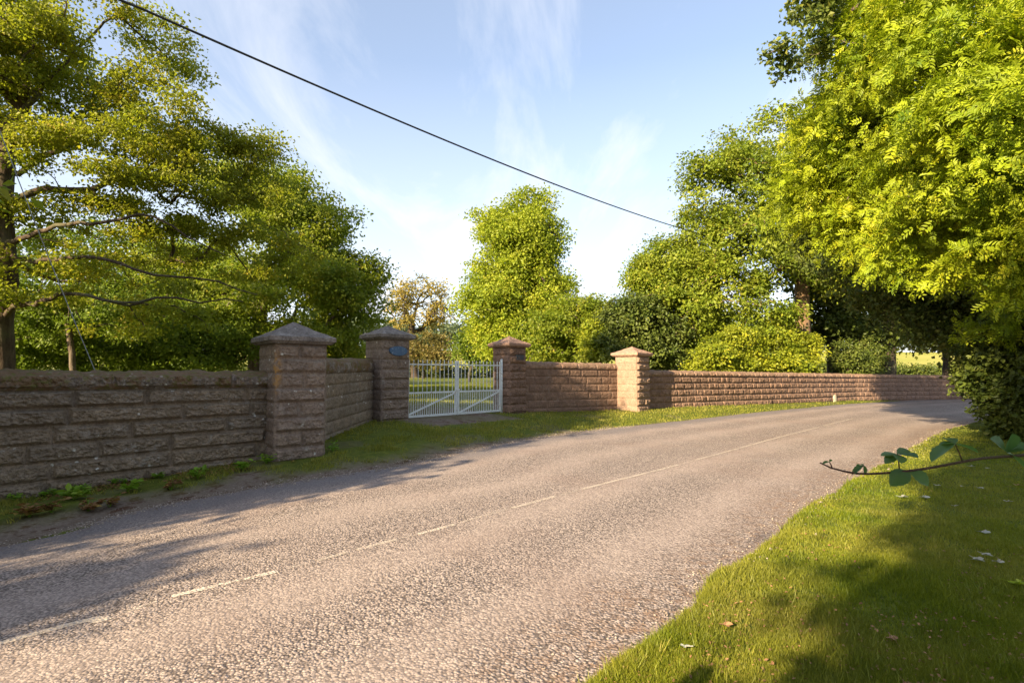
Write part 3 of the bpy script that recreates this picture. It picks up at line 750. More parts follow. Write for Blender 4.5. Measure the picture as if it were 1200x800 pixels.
def skeleton(base, fork, attr_pts, r_trunk, boughs=(), bark=None, root=None, tip=.012, upbias=.35, wig=.12):
    base = np.asarray(base, float); fork = np.asarray(fork, float)
    nodes = [base]; par = [-1]
    K = 8
    for k in range(1, K + 1):
        t = k / K; p = base + (fork - base) * t; p = p + np.append(rng.normal(size=2) * .012 * np.linalg.norm(fork - base) * t * (1 - t) * 4 * .5, 0)
        nodes.append(p); par.append(len(nodes) - 2)
    A = attr_pts[np.argsort(np.linalg.norm(attr_pts - fork, axis=1))]
    # leader up through the crown
    top = A[A[:, 2].argmax()]; ctr = A.mean(0); ctr[2] = fork[2] * .4 + top[2] * .6
    brange = []
    for bg_ in boughs:
        n0_ = len(nodes)
        q = np.array(bg_, float); k = int(np.linalg.norm(np.array(nodes[1:K + 1]) - q[0], axis=1).argmin()) + 1
        for p in catmull(q, 3 * len(q))[1:]: nodes.append(p + rng.normal(size=3) * .03); par.append(k); k = len(nodes) - 1
        brange.append((n0_, len(nodes)))
    last = K
    for k in range(1, 6):
        p = fork + (ctr - fork) * (k / 5); p = p + rng.normal(size=3) * .03 * np.linalg.norm(ctr - fork); nodes.append(p); par.append(last); last = len(nodes) - 1
    lead0 = len(nodes) - 5
    NN = np.zeros((len(nodes) + len(A) * 4, 3)); NN[:len(nodes)] = nodes; m = len(nodes); start = 5
    depth = np.zeros(len(NN))
    for a_ in A:
        d = np.linalg.norm(NN[start:m] - a_, axis=1) + .25 * np.maximum(0, NN[start:m, 2] - a_[2]); k = int(d.argmin()) + start
        q = NN[k].copy(); L = np.linalg.norm(a_ - q); ns = 3 if L > .8 else 2
        prev = k
        for s in range(1, ns + 1):
            t = s / ns; p = q + (a_ - q) * t
            if s < ns: p = p + np.append(rng.normal(size=2) * wig * L * .5, (upbias * .25 + rng.normal() * wig * .5) * L * math.sin(math.pi * t))
            NN[m] = p; par.append(prev); prev = m; m += 1
    NN = NN[:m]; par = np.array(par); cnt = np.zeros(m)
    haschild = np.zeros(m, bool); haschild[par[par >= 0]] = True; cnt[~haschild] = 1
    for i in range(m - 1, 0, -1): cnt[par[i]] += cnt[i]
    R = tip * cnt ** .5; sc = r_trunk / R[1]
    ex = max(.30, math.log(r_trunk / tip) / math.log(max(cnt[1], 2))); R = tip * cnt ** ex
    R[lead0:lead0 + 5] = np.maximum(R[lead0:lead0 + 5], np.linspace(.62, .14, 5) * r_trunk)
    R[1:K + 1] = np.maximum(R[1:K + 1], np.linspace(1, .70, K) * r_trunk)
    for i0_, i1_ in brange:
        R[i0_:i1_] = np.maximum(R[i0_:i1_], np.linspace(.27, .05, i1_ - i0_) * r_trunk)
    R[0] = R[1] * 1.35
    i = np.arange(1, m); a0 = NN[par[i]]; b0 = NN[i]; T = b0 - a0; Ln = np.linalg.norm(T, axis=1)[:, None] + 1e-9; T = T / Ln
    ref = np.where(np.abs(T[:, 2:3]) > .9, np.array([[1., 0, 0]]), np.array([[0, 0, 1.]])); S = np.cross(T, ref); S /= np.linalg.norm(S, axis=1)[:, None]; B = np.cross(T, S)
    n = 7; w_ = 2 * np.pi * np.arange(n) / n
    ring = np.cos(w_)[None, :, None] * S[:, None] + np.sin(w_)[None, :, None] * B[:, None]
    Ra = np.minimum(R[par[i]], R[i] * 1.35)[:, None, None]; Rb = R[i][:, None, None]
    v = np.concatenate([a0[:, None] - T[:, None] * Ra * .3 + ring * Ra, b0[:, None] + ring * Rb], 1).reshape(-1, 3)
    o = (np.arange(len(i)) * 2 * n)[:, None]; k = np.arange(n); k2 = (k + 1) % n
    q = np.stack([o + k, o + k2, o + n + k2, o + n + k], -1).reshape(-1, 4)
    ob = quads('trunk', v, q, bark, None, shade=True); adopt(ob, root)
    return NN
def tree(name, label, cat, base, fork, lobes, r_trunk, mat, bark, nc=160, nl=90, leaf=.10, rc=.5, shell=.45, group=None, asp=.6, pin=False, hexa=False,
         flat=.55, droop=.0, extra=None, skel=220, tip=.012, up=.5, boughs=()):
    root = empty(name, tuple(float(t) for t in base)); tag(root, label, cat, group)
    P, O = clumps_in(lobes, nc, shell)
    if extra is not None: P = np.concatenate([P, extra]); O = np.concatenate([O, np.tile([0, 0, 1.], (len(extra), 1))])
    gz = G(P[:, 0], P[:, 1]) + .25; P[:, 2] = np.maximum(P[:, 2], gz)
    k = min(skel, len(P)); skeleton(base, fork, P[rng.choice(len(P), k, replace=False)], r_trunk, bark=bark, root=root, tip=tip, boughs=boughs)
    n = len(P); cl_r = rc * rng.uniform(.55, 1.35, n); ctone = rng.uniform(-.28, .28, n)
    cnt = np.maximum(4, (nl * (cl_r / rc) ** 2 * rng.uniform(.7, 1.3, n)).astype(int)); idx = np.repeat(np.arange(n), cnt); m = len(idx)
    off = rng.normal(size=(m, 3)); off *= (np.abs(rng.normal(size=m)) ** .5 * .75 / np.linalg.norm(off, axis=1))[:, None]
    off[:, 2] *= flat; C = P[idx] + off * cl_r[idx][:, None]; C[:, 2] -= droop * (off[:, 0] ** 2 + off[:, 1] ** 2) * cl_r[idx]
    gz = G(C[:, 0], C[:, 1]); keep = C[:, 2] > gz + .05; C = C[keep]; idx = idx[keep]; off = off[keep]; m = len(idx)
    Nn = rand_unit(m) * .75 + O[idx] * .45 + np.array([0, 0, up]); Nn /= np.linalg.norm(Nn, axis=1)[:, None]
    D = off * .8 + rand_unit(m) * .8 + np.array([0, 0, -.25]); D -= (D * Nn).sum(1)[:, None] * Nn; D /= np.linalg.norm(D, axis=1)[:, None]
    tint = np.clip(rng.beta(2, 2, m) * .8 + ctone[idx] + .1 + .1 * (rng.random(m) > .93), 0, 1)
    if not pin:
        L = leaf * rng.uniform(.65, 1.3, m)
        ob = leaves_mesh('crown', C, D, Nn, L, L * asp, tint, mat, hexa)
    else:
        S = np.cross(D, Nn); RL = leaf * rng.uniform(.5, 1.3, m)          # leaf = length of the whole compound leaf
        CC, DD, NL, LL, TT = [], [], [], [], []
        pairs = 4
        for j in range(pairs + 1):
            f = (j + 1.0) / (pairs + 1); bp = C + D * (RL * f)[:, None] - np.array([0, 0, 1.]) * (RL * .18 * f * f)[:, None]
            for sg in ((-1, 1) if j < pairs else (0,)):
                d = D * (.55 if sg else 1.) + S * sg * .85 + rng.normal(size=(m, 3)) * .12; d /= np.linalg.norm(d, axis=1)[:, None]
                nn_ = Nn + rng.normal(size=(m, 3)) * .18; nn_ -= (nn_ * d).sum(1)[:, None] * d; nn_ /= np.linalg.norm(nn_, axis=1)[:, None]
                CC.append(bp); DD.append(d); NL.append(nn_); LL.append(RL * .36 * (.75 + .5 * math.sin(math.pi * f))); TT.append(np.clip(tint + rng.normal(size=m) * .06, 0, 1))
        LL = np.concatenate(LL); ob = leaves_mesh('crown', np.concatenate(CC), np.concatenate(DD), np.concatenate(NL), LL, LL * .40, np.concatenate(TT), mat, True)
    adopt(ob, root); return root
def gbase(px, Y):
    d = ray(px, 437.); x = d[0] / d[1] * Y; return np.array([x, Y, float(G(x, Y)) - .08])

# left side oaks
b = gbase(4, 14)
tree('oak_tree', 'big spreading oak at the left edge with long bare horizontal boughs over the wall', 'tree', b, at(8, 150, 14.0),
     [lobe(60, 60, 14, 150, 100), lobe(185, 140, 14, 72, 66), lobe(-90, 40, 13, 170, 160), lobe(255, 210, 15, 82, 46), lobe(120, 190, 13.5, 130, 52, 60), lobe(110, 335, 13.5, 165, 40, 50, .7), lobe(60, 250, 14.5, 150, 40, 60, .6),
      lobe(290, 290, 16, 80, 52), lobe(200, 265, 15.5, 110, 50, 60, .9), lobe(-110, 260, 13, 90, 110), lobe(20, -110, 14, 150, 90), lobe(290, 185, 15.5, 46, 28, None, 1.2), lobe(235, 150, 15, 45, 40), lobe(180, 375, 13.8, 110, 26, 40, .6)],
     .25, M['oak'], M['oak_bark'], nc=560, nl=290, leaf=.10, rc=.60, shell=.3, flat=.45, asp=.62, skel=500, tip=.012, up=.2,
     boughs=[[at(8, 285, 14), at(60, 268, 13.0), at(110, 262, 12.4), at(170, 252, 12.2), at(205, 268, 12.4), at(262, 300, 12.8)],
             [at(8, 306, 14), at(70, 303, 13), at(122, 302, 12.5), at(175, 320, 12.3), at(250, 330, 12.5), at(300, 345, 13)],
             [at(8, 360, 14), at(50, 354, 12.9), at(80, 344, 12.4), at(150, 356, 12.1), at(200, 350, 12.3), at(285, 352, 12.6)],
             [at(8, 240, 14), at(45, 224, 14.2), at(105, 222, 14.4), at(160, 200, 14.8), at(230, 190, 15)],
             [at(8, 200, 14), at(14, 150, 14), at(45, 108, 14), at(90, 62, 14.2), at(130, 20, 14.4)],
             [at(8, 215, 14), at(60, 180, 14.3), at(120, 150, 14.6), at(190, 120, 14.8)],
             [at(8, 300, 14), at(40, 320, 15), at(90, 330, 15.5), at(160, 300, 16)]])
b = gbase(300, 25)
tree('oak_tree', 'rounded oak behind the nearest pier sloping down to the open sky', 'tree', b, at(305, 360, 25),
     [lobe(300, 222, 25, 60, 46), lobe(350, 262, 25, 62, 62), lobe(392, 320, 25, 46, 62), lobe(330, 350, 24, 110, 62), lobe(418, 345, 25, 30, 52), lobe(220, 330, 25, 60, 60), lobe(395, 400, 25, 40, 25)],
     .38, M['oak2'], M['bark'], nc=480, nl=190, up=.25, leaf=.16, rc=.85, shell=.4, flat=.5, skel=260, tip=.02)
b = gbase(96, 19); 
tree('sapling_tree', 'leaning thin tree behind the left wall under the spreading oak', 'tree', b, at(78, 370, 19),
     [lobe(60, 350, 19, 90, 45), lobe(150, 365, 19, 70, 40), lobe(60, 390, 20, 60, 24)], .10, M['under'], M['bark'], nc=170, nl=120, leaf=.13, rc=.6, shell=.3, flat=.5, tip=.012)
for k, (px, py, Y, rx, ry, lab) in enumerate([(30, 395, 21, 70, 32, 'dense low shrub behind the wall at the far left'), (160, 400, 22, 60, 34, 'dense green shrub behind the wall under the oak boughs'),
        (245, 398, 22, 55, 36, 'dark green shrub behind the wall just left of the nearest pier'), (400, 410, 27, 30, 26, 'yellowish shrub showing over the shaded wing wall')]):
    b = gbase(px, Y); tree('shrub', lab, 'shrub', b, b + np.array([0, 0, .5]), [lobe(px, py, Y, rx, ry), lobe(px - 20, py + 22, Y, rx, 22)], .09, M['under'] if k < 3 else M['chest'], M['bark_dark'], nc=150, nl=110, leaf=.13, rc=.55, shell=.5, tip=.012, skel=60,
         group='shrubs behind the walls')
# wood further back on the left
for k, (px, Y, top, lab) in enumerate([(-60, 34, 250, 'distant tree behind the leaning sapling at the far left'), (90, 38, 270, 'distant tree glimpsed through the oak boughs'), (210, 36, 290, 'distant tree behind the rounded oak')]):
    b = gbase(px, Y); tree('woodland_tree', lab, 'tree', b, at(px, 390, Y), [lobe(px, (top + 400) / 2, Y, 90, (420 - top) / 2), lobe(px + 40, 385, Y, 60, 40)], .3, M['under'], M['bark_dark'], nc=170, nl=80, leaf=.28, rc=1.3, shell=.5, tip=.03, skel=80,
         group='woodland trees behind the left wall')
# golden sparse tree beyond the gate
b = gbase(487, 70)
tree('parkland_tree', 'small sparse golden-brown tree in the park beyond the plaque pier', 'tree', b, at(480, 396, 70),
     [lobe(492, 345, 70, 33, 20), lobe(472, 362, 70, 22, 24), lobe(515, 362, 70, 16, 18), lobe(495, 375, 70, 30, 14, None, .6)], .5, M['gold'], M['bark_dark'], nc=115, nl=42, leaf=.34, rc=1.15, shell=.35, tip=.05, skel=110)
b = gbase(496, 66)
tree('shrub', 'brown-green thicket below the golden tree seen over the gate', 'shrub', b, b + np.array([0, 0, 1.]), [lobe(497, 408, 66, 30, 20), lobe(485, 420, 66, 22, 16), lobe(518, 415, 66, 14, 22)], .2, leaf_mat('thicket_leaves', (.06, .07, .02), (.17, .15, .04), (.3, .2, .06)), M['bark_dark'], nc=110, nl=50, leaf=.32, rc=1.1, shell=.4, tip=.03, skel=40, group='shrubs behind the walls')
# chestnut
b = gbase(606, 50)
tree('chestnut_tree', 'tall bright green chestnut standing alone beyond the right gate pier', 'tree', b, at(604, 372, 50),
     [lobe(610, 262, 50, 48, 40), lobe(628, 280, 50, 33, 40), lobe(592, 280, 50, 35, 30), lobe(620, 315, 50, 36, 32), lobe(590, 318, 50, 36, 26), lobe(600, 345, 50, 50, 32), lobe(575, 360, 50, 36, 44), lobe(640, 345, 50, 26, 42), lobe(595, 395, 49, 46, 26), lobe(650, 390, 50, 36, 36)],
     .5, M['chest'], M['bark'], nc=480, nl=190, up=.25, leaf=.28, rc=1.35, shell=.55, tip=.03, skel=200, flat=.6)
b = gbase(550, 52)
tree('shrub', 'small rounded green bush left of the tall chestnut over the gate', 'shrub', b, b + np.array([0, 0, 1.]), [lobe(551, 405, 52, 20, 17), lobe(565, 412, 52, 22, 18)], .15, M['under'], M['bark_dark'], nc=70, nl=70, leaf=.28, rc=1.0, shell=.5, tip=.03, skel=30, group='shrubs behind the walls')
b = gbase(672, 44)
tree('parkland_tree', 'mid green tree sloping down to the right of the tall chestnut', 'tree', b, at(672, 400, 44),
     [lobe(672, 375, 44, 34, 38), lobe(645, 395, 44, 40, 36), lobe(692, 380, 44, 22, 34)], .3, M['oak2'], M['bark'], nc=210, nl=90, leaf=.26, rc=1.0, shell=.5, tip=.03, skel=90)
b = gbase(704, 36)
tree('parkland_tree', 'narrow yellow-green young tree left of the sunlit pier', 'tree', b, at(704, 415, 36),
     [lobe(704, 385, 36, 15, 26), lobe(698, 408, 36, 18, 26)], .14, M['lime'], M['bark'], nc=90, nl=100, leaf=.2, rc=.65, shell=.4, tip=.02, skel=50)
# right-hand group behind the long wall
b = gbase(745, 33)
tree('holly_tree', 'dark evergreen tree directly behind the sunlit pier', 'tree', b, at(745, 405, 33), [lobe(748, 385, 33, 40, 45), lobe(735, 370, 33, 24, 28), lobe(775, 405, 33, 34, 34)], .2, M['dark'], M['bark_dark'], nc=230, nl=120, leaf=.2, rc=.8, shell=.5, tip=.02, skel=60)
b = gbase(808, 35)
tree('broadleaf_tree', 'middle green tree leaning over the wall where the cable disappears', 'tree', b, at(812, 370, 35),
     [lobe(792, 325, 35, 50, 50), lobe(830, 285, 35, 45, 45), lobe(800, 375, 35, 48, 45), lobe(765, 330, 35, 26, 30)], .35, M['broad'], M['bark'], nc=300, nl=170, leaf=.20, rc=.95, shell=.62, tip=.02, skel=130)
b = gbase(942, 33)
tree('sycamore_tree', 'large sycamore with a warm sunlit trunk behind the long right wall', 'tree', b, at(940, 330, 33),
     [lobe(850, 225, 33, 62, 50), lobe(915, 190, 33, 70, 60), lobe(880, 290, 32, 70, 58), lobe(960, 250, 33, 80, 80), lobe(1010, 180, 34, 80, 80), lobe(850, 345, 32, 56, 40), lobe(895, 378, 31, 34, 26), lobe(985, 320, 31, 36, 24)],
     .42, M['broad'], M['bark_warm'], nc=560, nl=170, leaf=.21, rc=1.1, shell=.6, tip=.022, skel=260)
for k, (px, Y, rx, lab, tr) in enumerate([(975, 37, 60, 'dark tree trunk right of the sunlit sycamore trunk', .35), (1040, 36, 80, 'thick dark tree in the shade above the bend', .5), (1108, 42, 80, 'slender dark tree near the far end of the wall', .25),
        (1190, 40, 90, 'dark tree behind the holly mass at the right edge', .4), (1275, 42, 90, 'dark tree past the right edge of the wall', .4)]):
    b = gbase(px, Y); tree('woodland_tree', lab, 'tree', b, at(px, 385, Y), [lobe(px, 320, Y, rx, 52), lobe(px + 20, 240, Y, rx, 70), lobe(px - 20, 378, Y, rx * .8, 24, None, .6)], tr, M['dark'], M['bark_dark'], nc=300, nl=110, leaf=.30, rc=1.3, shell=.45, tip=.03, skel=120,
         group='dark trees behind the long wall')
for k, (px, py, Y, rx, ry, lab) in enumerate([(850, 412, 29, 42, 26, 'bright lime bush over the wall right of the sunlit pier'), (895, 408, 30, 38, 28, 'second bright bush over the wall, below the sycamore'),
        (938, 415, 30, 20, 20, 'small bright bush at the foot of the warm trunk'), (1005, 415, 34, 28, 22, 'shade-coloured bush among the dark trunks behind the wall')]):
    b = gbase(px, Y); tree('shrub', lab, 'shrub', b, b + np.array([0, 0, .5]), [lobe(px - rx * .45, py + 4, Y, rx * .6, ry * .8), lobe(px + rx * .35, py - 4, Y + 1, rx * .6, ry), lobe(px, py + 16, Y, rx, 16), lobe(px + rx * .1, py - ry * .8, Y + .6, rx * .25, ry * .5)], .08, M['lime'] if k != 3 else M['dark'], M['bark_dark'], nc=120, nl=120, leaf=.15, rc=.58, shell=.35, tip=.012, skel=70, group='shrubs behind the walls')  # fourth bush takes dark leaves to imitate shade under the canopy

# near ash on the right verge
b = gbase(1290, 12)
tree('ash_tree', 'near ash with bright yellow-green feathery leaves filling the upper right', 'tree', b, at(1270, 200, 12.5),
     [lobe(1040, 60, 12, 85, 100), lobe(1120, 60, 10, 100, 120), lobe(1000, 190, 14, 70, 80), lobe(1100, 200, 11, 95, 95), lobe(1190, 160, 9, 110, 130), lobe(965, 140, 13, 45, 60), lobe(955, 230, 14, 45, 50), lobe(1010, 270, 13.5, 60, 45), lobe(1110, 290, 11.5, 90, 50), lobe(1210, 290, 10, 90, 70), lobe(1190, 370, 12, 55, 36),
      lobe(1300, 60, 10, 120, 160), lobe(1120, -110, 12, 130, 90)],
     .34, M['ash'], M['bark'], nc=760, nl=54, leaf=.235, rc=.60, shell=.3, pin=True, flat=.5, droop=.25, skel=300, tip=.008)
b = gbase(1330, 16)
tree('sycamore_tree', 'overhanging tree with leaves in shadow-side colours at the top right beside the ash', 'tree', b, at(1250, 60, 15),
     [lobe(945, 10, 11.5, 34, 45), lobe(925, 62, 11.5, 26, 26), lobe(955, 75, 12, 30, 26), lobe(1010, -40, 12, 70, 60), lobe(1110, -60, 13, 90, 60)], .3, M['shadeleaf'], M['bark'], nc=120, nl=130, leaf=.11, rc=.42, shell=.2, tip=.01, asp=.8, skel=110)
for k, (px, py, Y, rx, ry, lab) in enumerate([(1200, 440, 12.5, 48, 70, 'dark glossy hedge shrub overhanging the verge at the right edge'), (1185, 400, 15, 55, 50, 'tall dark shrub behind the hedge shrub at the right edge'), (1290, 440, 11, 70, 90, 'dark shrub just past the right edge of the lawn')]):
    b = gbase(px + 10, Y); tree('hedge_shrub', lab, 'shrub', b, b + np.array([0, 0, .5]), [lobe(px, py, Y, rx, ry), lobe(px + 10, py + 40, Y, rx, 36)], .07, M['dark'], M['bark_dark'], nc=260, nl=130, leaf=.10, rc=.36, shell=.5, tip=.008, skel=60, asp=.75, hexa=True,
         group='dark shrubs on the right verge')

b = gbase(1205, 17.5)
tree('broadleaf_tree', 'shade-coloured tree added behind the ash to shade the bend in the road', 'tree', b, at(1190, 330, 17.5),
     [lobe(1060, 325, 17, 90, 50), lobe(1000, 262, 19, 70, 60), lobe(962, 240, 20, 36, 46), lobe(975, 290, 20, 26, 24), lobe(1130, 375, 16, 70, 36), lobe(1090, 210, 18, 110, 80), lobe(1190, 300, 16, 80, 100), lobe(1000, 170, 20, 70, 60)],
     .3, M['dark'], M['bark_dark'], nc=620, nl=170, leaf=.15, rc=.75, shell=.4, tip=.012, skel=200)  # tree added to shade the bend; dark leaf colour imitates its shaded side

# unseen trees behind the camera, crowns placed and shaped to cast the evening shade
def shade_tree(x, y, r, h0, h1, lab, nc=300, more=()):
    z = float(G(x, y)); b = np.array([x, y, z - .1]); c = np.array([x, y, z + (h0 + h1) / 2])
    tree('unseen_shade_tree', lab, 'tree', b, np.array([x, y, z + h0 + .5]), [(c, np.array([r, r, (h1 - h0) / 2]), 1.)] + list(more), .3, M['oak2'], M['bark'], nc=nc, nl=150, leaf=.25, rc=.95, shell=.1, tip=.03, skel=60,
         group='trees behind the viewer')
nR = np.array([.724, -.69]); dS = np.array([.69, .724])
edgeR = np.array([1.14, 2.8])
for t, r, h0, h1 in ((-6.2, 2.0, .4, 4.6), (-9.8, 3.8, .6, 9.0), (-16, 5.0, 3, 14), (-24, 7.0, 7, 20.5), (-31, 7.5, 10, 26)):
    p = edgeR + dS * t + nR * (r + (1.1 if t > -12 else .85)); shade_tree(p[0], p[1], r, h0, h1, 'unseen tree added on the right verge to shade the lawn')
for t, off_, r, h0, h1 in ((-13, 9.0, 4.5, .8, 12), (-9, 6.0, 2.5, .6, 8.0), (-7.5, 2.95, 2.0, .5, 6.5), (-12, 2.8, 2.2, 3, 10), (-17, 2.65, 2.2, 6, 14), (-22, 2.6, 2.2, 9.5, 17.5), (-10, 4.3, 2.5, .6, 8.0), (-14, 4.4, 2.8, 4, 12), (-26, 3.2, 3.2, 12, 19.5)):  # extra crowns added to keep the lawn shadow solid along its edge
    p = edgeR + dS * t + nR * off_; shade_tree(p[0], p[1], r, h0, h1, 'unseen tree added on the right verge to shade the lawn')
edgeL = np.array([-4.73, 5.04])
for t, r, h0, h1, ex_ in ((-5, 4.0, 1.0, 10.2, 1.9), (-7, 2.6, 1.0, 6.9, .4), (-12, 3.6, 1.2, 7.4, .2), (-19, 4.0, 2.5, 9.5, .3)):
    p = edgeL + dS * t - nR * (r + ex_); mo = []
    if t == -12:
        for p_, q_, z_, rr in ((-5.6, -13.6, 5.75, .3),): mo.append((np.array([p_ * .724 + q_ * .69, -p_ * .69 + q_ * .724, z_]), np.array([rr, rr, rr]), 1.6))  # crown lobe added so that its shadow makes a band on the road
    shade_tree(p[0], p[1], r, h0, h1, 'tree behind the left wall outside the view', more=mo)

# distant woodland on the ridge: one mass
def woodland():
    V = []; n = 5200
    ang = rng.uniform(-1.15, 1.15, n); dist = rng.uniform(210, 250, n); x = np.sin(ang) * dist * 1.3; y = np.cos(ang) * dist
    top = 7 + 7 * vnoise(ang * 14 + 3, 1.) + 3 * vnoise(ang * 45, 7.); 
    g = G(x, y); hh = rng.random(n) ** .7 * top
    P = np.stack([x, y, g + hh], 1); idx = np.repeat(np.arange(n), 22); C = P[idx] + rng.normal(size=(len(idx), 3)) * 1.1
    m = len(C); Nn = rand_unit(m) * .8 + np.array([0, -.3, .5]); Nn /= np.linalg.norm(Nn, axis=1)[:, None]; D = rand_unit(m); D -= (D * Nn).sum(1)[:, None] * Nn; D /= np.linalg.norm(D, axis=1)[:, None]
    L = rng.uniform(.8, 1.6, m); o = leaves_mesh('distant_woodland', C, D, Nn, L, L * .8, rng.random(m), M['far']); tag(o, 'faint blue-green wood along the far ridge', 'woodland', kind='stuff')
woodland()
# clipped field hedge across the park
def hedge():
    n = 2600; x = rng.uniform(-75, 70, n); y = 72 + x * .04 + rng.normal(size=n) * .5; z = G(x, y) + rng.random(n) * (1.1 + .5 * vnoise(x * .4, 2.))
    idx = np.repeat(np.arange(n), 16); C = np.stack([x, y, z], 1)[idx] + rng.normal(size=(n * 16, 3)) * .28; m = len(C)
    C[:, 2] = np.maximum(C[:, 2], G(C[:, 0], C[:, 1]) + .02)
    Nn = rand_unit(m) + np.array([0, -.2, .4]); Nn /= np.linalg.norm(Nn, axis=1)[:, None]; D = rand_unit(m); D -= (D * Nn).sum(1)[:, None] * Nn; D /= np.linalg.norm(D, axis=1)[:, None]
    L = rng.uniform(.2, .4, m); o = leaves_mesh('field_hedge', C, D, Nn, L, L * .7, rng.random(m), M['dark']); tag(o, 'low dark hedge across the park seen through the gate', 'hedge')
hedge()

# ------------------------------------------------------------------ grass
def blades(x, y, z, h, wd, tint, name, mat='grass'):
    m = len(x); a = rng.uniform(0, 2 * np.pi, m); b = rng.uniform(0, 2 * np.pi, m); l = rng.uniform(.2, .9, m) * h
    dx = np.cos(a) * wd; dy = np.sin(a) * wd
    v = np.stack([np.stack([x - dx, y - dy, z - .01], 1), np.stack([x + dx, y + dy, z - .01], 1), np.stack([x + np.cos(b) * l, y + np.sin(b) * l, z + h], 1)], 1).reshape(-1, 3)
    q = np.arange(m * 3).reshape(-1, 3); o = quads(name, v, q, M[mat], None, attrs={'tint': ('FACE', tint)}); tag(o, kind='stuff'); return o
def scatter_px(n, x0, x1, y0, y1):
    px = rng.uniform(x0, x1, n); py = y0 + (y1 - y0) * rng.random(n) ** .8
    u = (px - 600) / F; v = (400 - py) / F; dz = SP + v * CP; dy = CP - v * SP; t = -(EYE - .02) / dz
    x, y = u * t, dy * t
    for _ in range(3):
        zz = G(x, y); t = (zz - EYE) / dz; x, y = u * t, dy * t
    return x, y
x, y = scatter_px(620000, 560, 1330, 500, 900)
z, so, od, lf = ground_at(x, y); k = (od > -.03 + .05 * (vnoise(x * 9, y * 9) - .5)) & (lf < .5) & (rng.random(len(x)) < .3 + .7 * smooth(.25, .5, fbm(x * 3, y * 3)) )
x, y, z = x[k], y[k], z[k]; dist = np.hypot(x, y)
od_ = od[k]
h = (.016 + .018 * rng.random(len(x))) * (1 + 1.2 * (fbm(x * 3, y * 3, 7.) - .5)) * (1 + 1.3 * (rng.random(len(x)) > .985)) * (1 + .9 * smooth(.25, .0, od_) * rng.random(len(x))); wd = .0016 + .00065 * dist
t0 = fbm(x * 1.7, y * 1.7, 3.); blades(x, y, z, h, wd, np.clip(rng.beta(2, 2, len(x)) * .8 + (t0 - .5) * .7 + .12 * (rng.random(len(x)) > .9), 0, 1), 'lawn_grass')
x, y = scatter_px(520000, -60, 1150, 462, 680)
z, so, od, lf = ground_at(x, y); dens = smooth(.7, .2, so) * smooth(.42, .60, fbm(x * 1.6, y * 1.6, 11.) + .04 * np.clip(y - 10, 0, 8))
dens = dens * (.35 + .65 * smooth(8.0, 11.0, y))
# keep only the road side of the walls
side = (x - P1c[0]) * e1n[0] + (y - P1c[1]) * e1n[1]
k = (od > .02) & (lf > .5) & (rng.random(len(x)) < dens) & ((side < .44) | (x > -4.1)) 
u2 = (x - P2c[0]) * g2n[0] + (y - P2c[1]) * g2n[1]; k &= (u2 < .35) | (x > 4)
k &= ~((y > 20.9 + (x - 5) * .70) & (x > 4))
x, y, z = x[k], y[k], z[k]; dist = np.hypot(x, y)
h = (.03 + .05 * rng.random(len(x)) ** 2) * (.8 + .6 * fbm(x * 3, y * 3)); wd = .0018 + .0006 * dist
blades(x, y, z, h, wd, np.clip(rng.beta(2, 2, len(x)) * .75 + (fbm(x * 1.2, y * 1.2, 3.) - .4) * .9, 0, 1), 'verge_grass', 'vgrass')
# park grass seen through the gate
x = rng.uniform(-9, 4, 60000); y = rng.uniform(15, 40, 60000); z, so, od, lf = ground_at(x, y)
u2 = (x - P2c[0]) * g2n[0] + (y - P2c[1]) * g2n[1]; k = (u2 > .9) & (rng.random(len(x)) > so); x, y, z = x[k], y[k], z[k]
blades(x, y, z, .05 + .08 * rng.random(len(x)), .002 + .0006 * y, np.clip(rng.random(len(x)) * .9, 0, 1), 'park_grass')

# ------------------------------------------------------------------ weeds at the wall foot, fallen leaves, cable, twig
def weed(px, py, label, r=.16, n=26, mat=None, h=.16):
    r *= 1.35
    p = on_ground(px, py); z = float(ground_at(p[0], p[1])[0]); root = empty('weed_plant', (p[0], p[1], z)); tag(root, label, 'weed', 'weeds at the foot of the walls')
    st = MB(); C = []; D = []; 
    for k in range(7):
        a = rng.uniform(0, 6.28); l = r * rng.uniform(.3, 1.); tip_ = np.array([p[0] + math.cos(a) * l, p[1] + math.sin(a) * l, z + h * rng.uniform(.5, 1.1)])
        st.tube([np.array([p[0], p[1], z - .02]), (tip_ + np.array([p[0], p[1], z + .3 * h])) / 2 + up * .02, tip_], [.004, .003, .002], 5)
        for j in range(n // 5):
            f = rng.uniform(.35, 1.); q = np.array([p[0], p[1], z]) * (1 - f) + tip_ * f; C.append(q); d = rng.normal(size=3); d[2] = abs(d[2]) * .2; D.append(d / np.linalg.norm(d))
    C = np.array(C); D = np.array(D); m = len(C); Nn = rand_unit(m) * .35 + np.array([0, 0, 1.]); Nn -= (Nn * D).sum(1)[:, None] * D; Nn /= np.linalg.norm(Nn, axis=1)[:, None]
    L = rng.uniform(.05, .09, m) * (r / .16)
    adopt(st.build('stem', M['weed']), root); 
    adopt(leaves_mesh('foliage', C, D, Nn, L, L * .7, rng.random(m), mat or M['weed'], True), root)
redweed = leaf_mat('dying_leaves', (.16, .06, .03), (.22, .12, .05), (.35, .26, .05), trans=.2)
